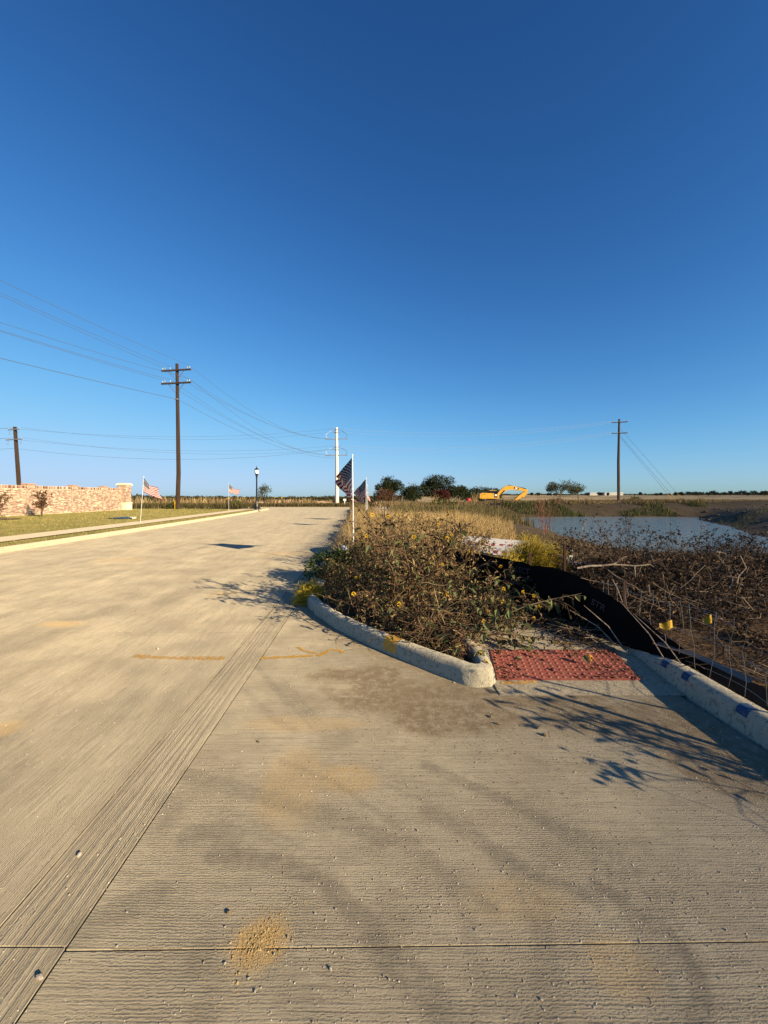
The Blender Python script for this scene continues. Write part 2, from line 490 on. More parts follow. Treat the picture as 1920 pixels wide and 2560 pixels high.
M = {}
M['slab_along'] = m_concrete_slab('road_concrete', True)
M['slab_cross'] = m_concrete_slab('side_street_concrete', False)
M['kerb'] = m_kerb('kerb_concrete', (.46, .42, .32))
M['walk'] = m_kerb('sidewalk_concrete', (.36, .31, .225))
M['ground'] = m_ground()
M['lawn'] = m_lawn()
M['water'] = m_water()
M['bed'] = m_plain('slab_bedding', (.06, .05, .04))
M['orange'] = m_paint('orange_marking_paint', (.90, .44, .02), .40, .62, 26)
M['orange_solid'] = m_paint('orange_kerb_paint', (.85, .43, .02), .38, .54, 60)
M['blue'] = m_paint('blue_marking_paint', (.008, .06, .17), .34, .46, 40)
def m_plate():
    t = NT('dusty_brick_red_plate'); p = t.pos()
    c = t.mix(t.noise(p, 9, 5, .7), (.19, .052, .040), (.27, .080, .060))
    c = t.mix(t.ramp(t.noise(p, 16, 6, .8), [(.48, (0, 0, 0)), (.66, (.5, .5, .5))]), c, (.22, .15, .105))
    return t.bsdf(c, .9, t.noise(p, 90, 4, .7), .003, .8, spec=.15)
M['tactile'] = m_plate()
M['gravel'] = m_island('loose_gravel', [(0, (.22, .18, .13)), (.5, (.42, .36, .27)), (1, (.60, .55, .46))], .9)
M['stone'] = m_plain('pale_stone', (.46, .41, .33), .9, .2, 30, .004)
M['clod'] = m_plain('dry_clod', (.24, .17, .10), .95, .3, 40, .006)
M['pole'] = m_bark('creosote_wood', (.055, .036, .026))
M['pole_grey'] = m_bark('weathered_pole_wood', (.10, .075, .058))
M['white_pole'] = m_plain('white_concrete_pole', (.66, .62, .55), .7, .12, 3)
M['steel'] = m_plain('galvanised_steel', (.32, .32, .33), .45, .15, 12, metal=.6)
M['glassy'] = m_plain('pale_porcelain', (.34, .38, .40), .15, .08, 6, spec=.6)
M['wire'] = m_plain('line_wire', (.09, .10, .12), .6)
M['wire_glint'] = m_plain('sun_glint_wire', (.45, .47, .49), .4)  # pale tone paints the sun's glint on these lines into their colour
M['wire_pale'] = m_plain('pale_jumper_wire', (.65, .68, .72), .5)
M['black'] = m_plain('black_metal', (.012, .012, .014), .35, .2, 10, spec=.5)
M['globe'] = m_plain('frosted_globe', (.75, .76, .74), .25, .05, 5, spec=.5)
M['pvc'] = m_plain('white_plastic_pole', (.72, .72, .72), .45, .06, 6)
M['flag'] = m_flag()
M['fabric'] = m_plain('black_silt_fabric', (.005, .0045, .0045), .75, .5, 30, .002, spec=.08)
M['fabric_grey'] = m_plain('grey_silt_fabric', (.10, .11, .125), .6, .4, 12, .004, spec=.3)
M['print'] = m_plain('faded_fabric_print', (.05, .044, .066), .8)
M['rust'] = m_bark('rusty_post', (.07, .038, .026))
M['fwire'] = m_plain('dull_fence_wire', (.34, .31, .27), .5, .2, 20, metal=.4)
M['board'] = m_plain('white_barricade_plastic', (.60, .58, .56), .5, .12, 8)
M['bred'] = m_plain('maroon_sheeting', (.26, .05, .065), .5)
M['byel'] = m_plain('yellow_flag_plastic', (.42, .26, .012), .5, .1, 8)
M['mortar'] = m_plain('cream_mortar', (.55, .455, .35), .95, .25, 3)
M['bricks'] = m_island('mixed_brick', [(0, (.12, .065, .055)), (.18, (.18, .095, .078)), (.38, (.27, .15, .118)), (.58, (.36, .235, .18)), (.74, (.43, .32, .24)), (.88, (.52, .425, .33))], .95, interp='CONSTANT')
M['limestone'] = m_plain('cream_limestone', (.66, .56, .40), .9, .12, 4, .004)
M['cat_yellow'] = m_plain('yellow_machine_paint', (.60, .32, .03), .45, .15, 2)
M['dark_glass'] = m_plain('dark_cab_glass', (.012, .014, .016), .15, .2, 4, spec=.5)
M['track'] = m_plain('muddy_track_steel', (.06, .05, .042), .8)
M['red'] = m_plain('red_drum_paint', (.40, .03, .035), .5)
M['wbuild'] = m_plain('white_sheet_metal', (.42, .41, .39), .6, .06)
M['dirt_pile'] = m_plain('orange_dirt', (.30, .205, .13), .95, .35, .5)
M['bag'] = m_plain('white_woven_bag', (.62, .63, .62), .7, .15, 20)

# plants
M['drygrass'] = m_island('dry_golden_grass', [(0, (.20, .125, .045)), (.35, (.36, .24, .09)), (.7, (.50, .36, .16)), (1, (.60, .47, .25))], .8, .15)
M['weedbrown'] = m_island('field_weeds', [(0, (.10, .065, .033)), (.35, (.20, .135, .07)), (.6, (.29, .205, .105)), (.8, (.17, .15, .06)), (1, (.40, .30, .15))], .9, .1)
M['weedgreen'] = m_island('green_weeds', [(0, (.035, .055, .015)), (.5, (.075, .10, .03)), (.8, (.13, .13, .045)), (1, (.17, .12, .05))], .85, .15)
M['stem'] = m_island('weed_stems', [(0, (.045, .027, .018)), (.5, (.115, .072, .042)), (.85, (.23, .155, .085)), (1, (.42, .32, .18))], .85)
M['deadstem'] = m_island('dead_stems', [(0, (.03, .02, .013)), (.5, (.08, .05, .032)), (.8, (.19, .13, .085)), (1, (.42, .33, .24))], .85)
M['palestem'] = m_bark('bleached_branch', (.36, .29, .22))
M['sunleaf'] = m_island('withering_leaves', [(0, (.032, .019, .012)), (.3, (.095, .056, .03)), (.52, (.19, .118, .06)), (.68, (.31, .215, .105)), (.76, (.085, .105, .04)), (.9, (.15, .18, .07)), (1, (.36, .30, .10))], .75, .12)
M['tanleaf'] = m_island('bleached_leaves', [(0, (.09, .055, .03)), (.3, (.24, .16, .07)), (.6, (.40, .28, .13)), (.85, (.52, .40, .20)), (1, (.20, .19, .07))], .8, .2)
M['brushleaf'] = m_island('brown_brush_leaves', [(0, (.03, .018, .011)), (.6, (.10, .06, .035)), (1, (.26, .17, .09))], .85)
M['greenleaf'] = m_island('green_leaves', [(0, (.05, .065, .028)), (.5, (.11, .13, .06)), (.8, (.19, .19, .085)), (1, (.36, .29, .12))], .6, .2)
M['vine'] = m_island('dark_vine_leaves', [(0, (.015, .028, .010)), (.6, (.045, .075, .02)), (1, (.10, .14, .035))], .6, .2)
M['deadleaf'] = m_island('curled_dead_leaves', [(0, (.020, .012, .008)), (.5, (.055, .032, .02)), (.8, (.11, .065, .04)), (1, (.20, .13, .08))], .9)
M['petal'] = m_island('yellow_petals', [(0, (.62, .36, .01)), (1, (.80, .55, .03))], .6, .25)
M['disc'] = m_plain('brown_flower_disc', (.045, .025, .012), .9)
M['broom'] = m_island('yellow_broomweed', [(0, (.30, .23, .02)), (.5, (.55, .42, .035)), (1, (.72, .56, .08))], .8, .2)
M['redtwig'] = m_island('reddish_twigs', [(0, (.14, .045, .035)), (1, (.27, .11, .085))], .8)
M['oak'] = m_island('oak_leaves', [(0, (.012, .020, .008)), (.6, (.030, .042, .015)), (1, (.06, .072, .026))], .8, .1)
M['rustleaf'] = m_island('russet_leaves', [(0, (.045, .022, .014)), (.6, (.11, .055, .03)), (1, (.18, .095, .045))], .8, .1)
M['redleaf'] = m_island('dark_red_leaves', [(0, (.035, .010, .009)), (1, (.12, .03, .022))], .8, .1)
M['willow'] = m_island('willow_leaves', [(0, (.035, .045, .018)), (1, (.12, .12, .05))], .8, .1)
M['bark'] = m_bark('tree_bark', (.10, .075, .055))
M['barklight'] = m_bark('pale_tree_bark', (.22, .18, .14))
M['farwood'] = m_island('far_wood', [(0, (.018, .026, .014)), (.6, (.045, .05, .026)), (1, (.085, .068, .036))], .9)
M['lawnblade'] = m_island('lawn_blades', [(0, (.13, .14, .04)), (.5, (.24, .215, .07)), (1, (.42, .34, .14))], .9, .1)

# ------------------------------------------------------------------ plan of the place
def Rc(y):
    y = np.asarray(y, float)
    return -.03 * y - .0008 * np.maximum(y, 0) ** 2
KL, KR, G0, G1 = -10.26, -0.94, -1.38, -1.08
POND = [(8.6, 12.6), (9.2, 16), (9.6, 20), (10.2, 26), (11.5, 33), (13.2, 39.5), (22, 40.5), (31, 39.6), (27.5, 35), (25.5, 31.5), (24, 28), (20.5, 23), (18.8, 19.5), (19.5, 16.5), (19, 13.2), (13, 11.8)]
KPATH = [(-1.17, 5.93), (-0.95, 5.42), (-.61, 4.85), (-.312, 4.457), (-.054, 4.145), (.194, 3.874), (.345, 3.712), (.549, 3.516), (.68, 3.376), (.775, 3.335)]
def ycurve(x):
    xs = [p[0] for p in KPATH]; ys = [p[1] for p in KPATH]
    return np.interp(x, xs, ys)
def walk_z(y):
    return np.interp(y, [3.2, 3.44, 4.01, 5.3, 60], [.004, .014, .05, .125, .135])

def terrain(X, Y):
    X = np.asarray(X, float); Y = np.asarray(Y, float)
    c = X - Rc(Y)
    n = fbm(X, Y, .35, 4) - .5
    nf = fbm(X + 50, Y, 2.2, 3) - .5
    z = .06 + .10 * n + .05 * nf
    # verge and right side
    zr = .10 + .14 * n * sstep(4, 10, Y) + .06 * nf
    # right brush ground swells a bit
    zr = zr + .10 * np.exp(-((X - 6) ** 2 / 6 + (Y - 7) ** 2 / 4))
    right = (c > KR + .06) & (Y < 47)
    z = np.where(right, zr, z)
    # grass hummock behind the weeds
    z = z + .28 * np.exp(-(((X - 2.2) / 3.0) ** 2 + ((Y - 13) / 3.5) ** 2)) * (c > .5)
    # far berm and mounds of dark soil
    nb = fbm(X + 9, Y + 4, .5, 4)
    z = z + sstep(8, 14, X) * (1 - sstep(60, 75, X)) * .75 * np.exp(-((Y - 44.5) / 2.6) ** 2) * (.45 + 1.1 * nb)
    for mx, my, h, s in ((29, 26, 1.15, 3.4), (24.5, 18.5, .55, 2.2), (35, 33, 1.25, 4), (31, 37.5, .8, 2.5), (24, 14, .7, 2.5), (40, 27, 1.2, 5), (27, 22, .6, 2), (38, 40, 1.0, 4), (48, 40, 1.2, 5), (30, 31, .9, 2.4)):
        z = z + .34 * h * np.exp(-((X - mx) ** 2 + (Y - my) ** 2) / (2 * s * s) * 1.6) * (.35 + .8 * nb + .55 * fbm(X, Y + 3, 1.4, 3))
    # far slopes: land falls away on the left, rises slightly to the right
    z = z - np.clip((Y - 62) * .021, 0, 9) * (1 - sstep(-5, 60, X))
    z = z + np.clip((Y - 120) * .006, 0, 7) * sstep(20, 140, X)
    z = z + (fbm(X, Y, .02, 3) - .5) * 1.2 * sstep(90, 200, Y)
    # pond bowl
    near = (X > -5) & (X < 45) & (Y > 3) & (Y < 55)
    d = np.where(near, dist_poly(X, Y, POND, True) + (fbm(X, Y, .6, 3) - .5) * .9, 99)
    ins = inside(X, Y, POND) & near
    zin = -.5 - np.minimum(.8, .3 * np.abs(d))
    z = np.where(ins, zin, -.52 + (z + .52) * sstep(-.2, 3.2, d))
    # road bed, street bed, walk bed, lawn bed
    street = (X < 2.49) & (Y < ycurve(np.clip(X, -1.17, .775)) + .07) & (Y < 3.3 + 9 * (X < .92))
    walk = (c > .85) & (X < 2.50 + .0 * Y) & (c < 2.42 + .25) & (Y > 2.5) & (Y < 46) & (X > .9 + Rc(Y))
    z = np.where(walk & ~street, np.minimum(z, walk_z(Y) - .05), z)
    road = (c > KL - .09) & (c < KR + .07) & (Y < 58)
    cross = (Y > 46.8) & (Y < 57.5) & (X > -70) & (X < .5)
    z = np.where((street & (c > KR)) | road | cross, -.09, z)
    z = np.where((c <= KL - .02) & (c > -34) & (Y < 44), -.12, z)
    return z

def lawn_z(X, Y):
    c = np.asarray(X) - Rc(Y)
    return .135 + .03 * (fbm(X, Y, .3, 3) - .5) + .05 * sstep(-13, -20, c)

# ------------------------------------------------------------------ ground sheet, water
def stretched(lo, hi, a, b, step, grow=1.09):
    mid = list(np.arange(a, b + 1e-6, step))
    s = step; v = b; up = []
    while v < hi: s *= grow; v += s; up.append(v)
    s = step; v = a; dn = []
    while v > lo: s *= grow; v -= s; dn.append(v)
    return np.array(dn[::-1] + mid + up)
gx = stretched(-4500, 4500, -1.6, 7.0, .06, 1.055)
gy = stretched(-40, 5000, 2.0, 9.5, .06, 1.04)
GX, GY = np.meshgrid(gx, gy)
GZ = terrain(GX, GY)
nx, ny = len(gx), len(gy)
ii = np.arange(nx * ny).reshape(ny, nx)
GF = np.stack([ii[:-1, :-1], ii[:-1, 1:], ii[1:, 1:], ii[1:, :-1]], -1).reshape(-1, 4)
ground = ob('ground', [(np.stack([GX, GY, GZ], -1), GF)], M['ground'], smooth=True, kind='structure', label='dry brown earth and field stretching to the horizon', cat='ground')
col = np.empty((ny, nx, 3))
nn = fbm(GX, GY, .25, 4)
col[:] = (.25, .185, .11)
def blend(mask, c):
    global col
    col = col * (1 - mask[..., None]) + np.array(c) * mask[..., None]
blend(sstep(45, 60, GY) * (1 - sstep(90, 150, GY)), (.27, .20, .115))
blend(sstep(95, 140, GY), (.46, .36, .235))
blend(sstep(180, 260, GY) * sstep(.45, .6, nn), (.20, .155, .09))
pd = dist_poly(GX, GY, POND, True)
blend((1 - sstep(2, 7, pd)) * .9, (.095, .072, .05))
blend(sstep(18, 22, GX) * (1 - sstep(60, 80, GX)) * sstep(9, 13, GY) * (1 - sstep(44, 49, GY)), (.115, .09, .065))
blend(sstep(8, 14, GX) * np.exp(-((GY - 44.5) / 3.0) ** 2) * .9, (.085, .068, .049))
blend((GX > 2.4) * (GX < 12) * (GY < 9) * 1.0, (.135, .085, .048))
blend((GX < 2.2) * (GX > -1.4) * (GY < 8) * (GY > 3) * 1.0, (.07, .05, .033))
ca = ground.data.color_attributes.new('soil', 'FLOAT_COLOR', 'POINT')
ca.data.foreach_set('color', np.concatenate([col.reshape(-1, 3), np.ones((nx * ny, 1))], 1).astype(np.float32).ravel())

pw = np.array([(7.5, 11.2), (20.5, 10.5), (23, 20), (33, 38), (33, 42), (12, 42), (8, 30)])
ob('pond_water', [(np.c_[pw, np.full(len(pw), -.5)], np.arange(len(pw))[None])], M['water'], kind='structure', label='blue grey pond with rippled surface behind the dead brush', cat='pond')

# ------------------------------------------------------------------ road slabs
TYRE = [  # (pixels of the photograph, half width in m, strength)
    ([(463, 1935), (579, 1969), (694, 2004), (868, 2056), (960, 2100)], .05, .55),
    ([(540, 2135), (694, 2155), (810, 2201), (897, 2293), (960, 2374), (1064, 2479), (1145, 2560), (1180, 2620)], .055, .9),
    ([(1490, 2210), (1567, 2259), (1683, 2351), (1735, 2421), (1747, 2479), (1750, 2600)], .035, 1.0), ([(1560, 2290), (1640, 2370), (1680, 2450), (1690, 2600)], .015, .6), ([(900, 2060), (1010, 2110), (1120, 2190), (1230, 2270)], .03, .5),
    ([(1064, 1912), (1151, 1952), (1307, 2021), (1400, 2075)], .035, .75),
    ([(1064, 2027), (1191, 2097), (1330, 2189), (1480, 2240)], .04, .7),
    ([(202, 2328), (318, 2270), (380, 2240)], .07, .6), ([(470, 2090), (530, 2075), (585, 2090), (560, 2110)], .06, .7),
    ([(640, 1665), (690, 1720), (722, 1760)], .035, .55), ([(610, 1725), (680, 1795), (740, 1830)], .03, .4),
    ([(1640, 2270), (1620, 2400), (1640, 2560)], .04, .45), ([(960, 2225), (1060, 2330), (1160, 2420), (1300, 2500)], .05, .35),
    ([(0, 1830), (30, 1880), (20, 1930)], .1, .5), ([(505, 2560), (520, 2460), (500, 2380)], .05, .4), ([(340, 1670), (330, 1790)], .09, .3),
    ([(400, 1990), (440, 2030), (420, 2060)], .05, .4), ([(700, 2420), (740, 2500), (800, 2580)], .06, .5)]
TYRE += [([(700 + dx, 1900 + dy), (820 + dx, 1950 + dy), (960 + dx * .9, 2040 + dy), (1080 + dx * .8, 2150 + dy), (1160 + dx * .7, 2300 + dy), (1200 + dx * .6, 2500 + dy)], .012, .45) for dx, dy in ((0, 0), (30, 14), (-150, 120), (-185, 128), (260, 60), (300, 78), (330, 90))]
TYRE += [([(1350 + dx, 2060), (1480 + dx, 2150), (1590 + dx, 2270), (1660 + dx, 2400), (1690 + dx, 2580)], .010, .5) for dx in (0, 22, 60, 84)]
TYRE += [([(640 + dx, 1660), (720 + dx, 1750), (790 + dx, 1830)], .012, .5) for dx in (0, 18, 34)]
TYRE = [([gpt(*p) for p in pts], w, s) for pts, w, s in TYRE]
TYRE += []
MUD = [(gpt(1010, 1745), .62, .30), (gpt(1120, 1730), .55, .22), (gpt(1010, 1735), .75, .34), (gpt(1150, 1790), .6, .25), (gpt(1500, 1800), .5, .30), (gpt(1690, 1830), .55, .45), (gpt(1260, 1745), .5, .2), (gpt(1800, 1900), .5, .3), (gpt(900, 1690), .45, .25), (gpt(1420, 1735), .4, .2)]
SANDP = [(gpt(650, 2350), .125, .115, 1.0), (gpt(790, 1810), .5, .1, .35), (gpt(160, 1560), .28, .16, .6), (gpt(8, 1820), .14, .12, .6), (gpt(560, 1484), .25, .2, .4), (gpt(730, 1960), .18, .3, .35), (gpt(1560, 2420), .12, .1, .3), (gpt(300, 1400), .6, .4, .3), (gpt(720, 1384), .8, .5, .3), (gpt(870, 1945), .2, .12, .45), (gpt(1300, 2250), .25, .1, .25)]

def wear(X, Y):
    d = np.zeros(X.shape); t = np.zeros(X.shape); s = np.zeros(X.shape)
    wob = (fbm(X, Y, 3.0, 4) - .5)
    for p, rx, ry in MUD:
        q = np.hypot((X - p[0]) / rx, (Y - p[1]) / ry) + wob * 1.1
        d = np.maximum(d, (1 - sstep(.6, 1.1, q)) * 1.0)
    # fine dirt gathered against the kerb return and the right kerb
    dk = dist_poly(X, Y, KPATH) + wob * .25
    d = np.maximum(d, (1 - sstep(.02, .35, dk)) * .75)
    dr = np.where(Y < 3.6, 2.43 - X, 9) + wob * .3
    d = np.maximum(d, (1 - sstep(.05, .5, dr)) * .8 * (Y > .3))
    for pts, w, k in TYRE:
        q = dist_poly(X, Y, pts) + wob * .03
        t = np.maximum(t, (1 - sstep(w * .7, w * 1.2, q)) * k)
    for p, rx, ry, k in SANDP:
        q = np.hypot((X - p[0]) / rx, (Y - p[1]) / ry) + wob * .9
        s = np.maximum(s, (1 - sstep(.6, 1.15, q)) * k)
    return np.stack([d, t, s, np.ones_like(d)], -1)

road = ob('road', [(np.array([[-13.5 + Rc(y) * 0, y, -.05] for y in (-9,)] + [[3.0, -9, -.05], [3.0, 3.4, -.05], [.9, 6.2, -.05], [.5, 30, -.05], [.5, 57.4, -.05], [-68, 57.4, -.05], [-68, 46.9, -.05], [-16, 46.9, -.05], [-13.5, 20, -.05]]), np.arange(10)[None])],
          M['bed'], kind='structure', label='pale concrete street of broom finished slabs running left of the weeds', cat='road')

def slab(cs, ys, mat, straight=False, label=None, skew=0.0):
    """one concrete slab: fine top sheet with skirt, plan coordinates (c, y)"""
    Cg, Yg = np.meshgrid(cs, ys)
    X = Cg + (0 if straight else Rc(Yg)); Y = Yg + skew * Cg
    Z = np.zeros_like(X)
    n, m = len(ys), len(cs)
    idx = np.arange(n * m).reshape(n, m)
    F = np.stack([idx[:-1, :-1], idx[:-1, 1:], idx[1:, 1:], idx[1:, :-1]], -1).reshape(-1, 4)
    rim = np.concatenate([idx[0, :], idx[1:, -1], idx[-1, -2::-1], idx[-2:0:-1, 0]])
    T = np.stack([X, Y, Z], -1).reshape(-1, 3)
    Tr = T[rim].copy(); Tr[:, 2] = -.045
    b = n * m + np.arange(len(rim))
    F2 = np.stack([rim, b, np.roll(b, -1), np.roll(rim, -1)], -1)
    V = np.concatenate([T, Tr])
    o = ob('concrete_slab', [(V, np.concatenate([F, F2]))], mat, parent=road, label=label)
    me = o.data
    w = wear(V[:, 0], V[:, 1])
    a = me.color_attributes.new('wear', 'FLOAT_COLOR', 'POINT')
    a.data.foreach_set('color', w.astype(np.float32).ravel())
    uvl = me.uv_layers.new(name='plan')
    li = np.empty(len(me.loops), np.int32); me.loops.foreach_get('vertex_index', li)
    cc = V[:, 0] - (0 if straight else Rc(V[:, 1]))
    uvl.data.foreach_set('uv', np.stack([cc, V[:, 1]], -1)[li].astype(np.float32).ravel())
    return o

def rngs(a, b, step):
    return np.linspace(a, b, max(2, int(round((b - a) / step)) + 1))
g = .004
rows = [-9, -4.0, 1.42, 4.7, 8.2, 12.6, 17, 21.5, 26, 31, 36, 41, 46.9]
for r0, r1 in zip(rows[:-1], rows[1:]):
    st = .05 if r0 < 4 else (.09 if r0 < 8 else (.25 if r0 < 20 else 1.0))
    slab(rngs(KL + .0, -6.0 - g, max(st, .12)), rngs(r0 + g, r1 - g, st), M['slab_along'])
    slab(rngs(-6.0 + g, G0 - g, st), rngs(r0 + g, r1 - g, st), M['slab_along'])
    slab(rngs(G0 + g * 1.6, G1 - g * 1.6, .05), rngs(r0 + g, r1 - g, st), M['slab_along'])
    if r0 > 8: slab(rngs(G1 + g, KR + .05, .07), rngs(r0 + g, r1 - g, st), M['slab_along'])
slab(rngs(G1 + g, 2.47, .022), rngs(1.42 + g, 6.6, .022), M['slab_cross'], skew=.012)
slab(rngs(G1 + g, 2.47, .022), rngs(-.6, 1.42 - g, .022), M['slab_cross'], skew=.012)
slab(rngs(G1 + g, 2.47, .1), rngs(-6, -.6 - g, .1), M['slab_cross'], skew=.012)
slab(rngs(G1 + g, KR + .05, .05), rngs(6.6 + 2 * g, 8.2 - g, .05), M['slab_along'])
for x0, x1 in ((-68, -40), (-40, -20), (-20, -8), (-8, .4)):
    slab(rngs(x0 + .01, x1 - .01, .5), rngs(46.92, 57.3, .5), M['slab_cross'], straight=True, label='sun bleached slab of the cross street')

# ------------------------------------------------------------------ kerbs, sidewalks, lawn
KP = [(.0, -.04), (.006, .02), (.022, .10), (.034, .135), (.052, .150), (.10, .154), (.155, .152), (.172, .140), (.178, .05), (.178, -.05)]
def sweep(path, prof, side=1, hs=None, lift=0.0, caps=True):
    """profile (offset, z) swept along a plan path; side=+1 puts the kerb to the left of travel"""
    P = np.array(path, float)[:, :2]
    n = len(P)
    T = unit(P[1:] - P[:-1])
    Nn = np.stack([-T[:, 1], T[:, 0]], -1) * side
    Nv = np.empty_like(P)
    Nv[0], Nv[-1] = Nn[0], Nn[-1]
    for i in range(1, n - 1):
        b = unit(Nn[i - 1] + Nn[i]); Nv[i] = b / max(.5, float(b @ Nn[i]))
    prof = np.array(prof, float)
    hs = np.ones(n) if hs is None else np.asarray(hs, float)
    V = np.empty((n, len(prof), 3))
    V[:, :, :2] = P[:, None, :] + Nv[:, None, :] * prof[None, :, 0, None]
    V[:, :, 2] = np.where(prof[None, :, 1] > 0, prof[None, :, 1] * hs[:, None], prof[None, :, 1]) + lift
    k = len(prof)
    idx = np.arange(n * k).reshape(n, k)
    F = np.stack([idx[:-1, :-1], idx[1:, :-1], idx[1:, 1:], idx[:-1, 1:]], -1).reshape(-1, 4)
    if side > 0: F = F[:, ::-1]
    out = [(V.reshape(-1, 3), F, 0)]
    if caps:
        out += [(V[0], np.arange(k)[None], 0), (V[-1], np.arange(k)[::-1][None], 0)]
    return out
def densify(P, step):
    P = np.array(P, float); out = []
    for a, b in zip(P[:-1], P[1:]):
        m = max(1, int(np.linalg.norm(b - a) / step))
        out += [a + (b - a) * t for t in np.arange(m) / m]
    return np.array(out + [P[-1]])

ret = densify(KPATH[:-1], .06)
# rounded hook where the kerb turns back beside the ramp
hook = [(.775, 3.335), (.90, 3.352), (.952, 3.40), (.965, 3.52), (.962, 3.75), (.955, 4.0), (.95, 4.25)]
path = np.concatenate([ret, np.array(hook)])
hs = np.ones(len(path)); hs[-1] = .55; hs[-2] = .8
HKP = [(.0, -.04), (.004, .03), (.012, .10), (.022, .135), (.04, .150), (.08, .153), (.115, .152), (.128, .140), (.132, .05), (.132, -.05)]
ob('kerb_return', sweep(path, HKP, 1, hs), M['kerb'], smooth=True, kind='structure', label='curved concrete kerb hooking round the weed bed beside the red ramp plate', cat='kerb')
mp = [(KR + Rc(y), y) for y in np.arange(5.98, 46.5, .5)]
ob('kerb_right', sweep(mp, KP, -1), M['kerb'], kind='structure', label='straight kerb of the main street along the weedy verge', cat='kerb')
lp = [(KL + Rc(y), y) for y in np.arange(-6, 46.6, .5)]
ob('kerb_left', sweep(lp, KP, 1), m_kerb('pale_kerb_concrete', (.50, .43, .31)), kind='structure', label='long pale kerb on the far left side of the street', cat='kerb')
rp = densify([(2.44, 4.35), (2.435, 3.9), (2.42, 3.4), (2.42, 2.4), (2.42, -4)], .12)
hs = np.interp(rp[:, 1], [3.45, 4.35], [1, .12])
RKP = [(.0, -.04), (.01, .02), (.03, .10), (.042, .132), (.062, .150), (.11, .154), (.165, .152), (.182, .140), (.19, .05), (.19, -.05)]
ob('kerb_ramp_side', sweep(rp, RKP, 1 if True else -1, hs), M['kerb'], smooth=True, kind='structure', label='straight kerb with blue paint dabs right of the red ramp plate', cat='kerb')

# paint on kerbs: skins 3 mm proud of the profile
def skin(prof, i0, i1, grow=.003):
    p = np.array(prof, float); c = p.mean(0)
    t = np.gradient(p, axis=0); nrm = unit(np.stack([-t[:, 1], t[:, 0]], -1))
    q = p + nrm * grow
    return q[i0:i1]
sel = path[(path[:, 0] > -.02) & (path[:, 0] < .12)][:, :2]
ob('paint_mark', sweep(densify(sel, .03), skin(HKP, 1, 8), 1, caps=False), M['orange_solid'], label='orange yellow spray band across the curved kerb', cat='paint mark')
for y0, y1, lb in ((3.475, 3.545, 'small blue paint dab on the kerb nearest the red plate'), (3.23, 3.30, 'blue paint dab in the middle of three on the kerb'), (2.70, 2.79, 'large blue paint dab on the kerb near the right edge')):
    sel = [(2.42, y1), (2.42, (y0 + y1) / 2), (2.42, y0)]
    ob('paint_mark', sweep(sel, skin(RKP, 2, 6), 1, caps=False), M['blue'], label=lb, cat='paint mark')

def ribbon(pts, w, z):
    P = np.array([p[:2] for p in pts], float)
    P = densify(P, .03)
    T = np.gradient(P, axis=0); N = unit(np.stack([-T[:, 1], T[:, 0]], -1))
    ww = w * (.6 + .8 * rng.random(len(P)))[:, None] * .5
    V = np.concatenate([np.c_[P + N * ww, np.full(len(P), z)], np.c_[P - N * ww, np.full(len(P), z)]])
    n = len(P); i = np.arange(n - 1)
    return (V, np.stack([i + n, i + n + 1, i + 1, i], -1), 0)
G = lambda *a: [gpt(*p, .004) for p in a]
ob('paint_mark', [ribbon(G((335, 1640), (390, 1643), (440, 1645), (500, 1645), (562, 1646)), .075, .004)], M['orange'], label='faded orange paint line across the near street lane', cat='paint mark')
ob('paint_mark', [ribbon(G((652, 1645), (700, 1643), (745, 1641), (785, 1639)), .05, .004)], M['orange_solid'], label='orange paint dash just right of the gutter strip', cat='paint mark')
ob('paint_mark', [ribbon(G((745, 1617), (757, 1625), (775, 1631), (792, 1632)), .04, .004)], M['orange_solid'], label='short orange check stroke at the left of the squiggle near the kerb curve', cat='paint mark')
ob('paint_mark', [ribbon(G((795, 1640), (812, 1632), (825, 1624), (850, 1626), (858, 1632)), .045, .004)], M['orange_solid'], label='orange paint squiggle on the pavement nearest the kerb curve', cat='paint mark')
ob('paint_mark', [ribbon(G((1255, 1712), (1290, 1711), (1340, 1708)), .05, .02)], M['orange'], label='orange paint smear in front of the red ramp plate', cat='paint mark')

# sidewalk ramp and walk behind the plate
wy = [3.24, 3.44]
def walkstrip(ys, xl, xr, dz=0.0):
    ys = np.array(ys, float)
    V, m = [], len(ys)
    for y, a, b in zip(ys, xl, xr):
        V += [(a, y, walk_z(y) + dz), (b, y, walk_z(y) + dz)]
    V = np.array(V); i = np.arange(m - 1) * 2
    return (V, np.stack([i, i + 1, i + 3, i + 2], -1), 0)
ysw = np.concatenate([[3.2, 3.3, 3.44], np.arange(3.6, 46, .4)])
xl = np.where(ysw < 4.3, .93, 1.0 + Rc(ysw) + .0)
xr = np.where(ysw < 4.3, 2.45, 2.40 + Rc(ysw) + .13)
walk = ob('sidewalk', [walkstrip(ysw, xl, xr)], M['walk'], kind='structure', label='concrete sidewalk ramp running back under the weeds', cat='sidewalk')
ob('paint_mark', [ribbon([(1.75, 4.16), (1.86, 4.17), (1.95, 4.15)], .06, .075)], M['orange'], label='orange dab on the sidewalk behind the middle of the red plate', cat='paint mark')
ob('paint_mark', [ribbon([(2.12, 4.2), (2.25, 4.21)], .06, .08)], M['orange'], label='orange dab on the sidewalk behind the right corner of the red plate', cat='paint mark')

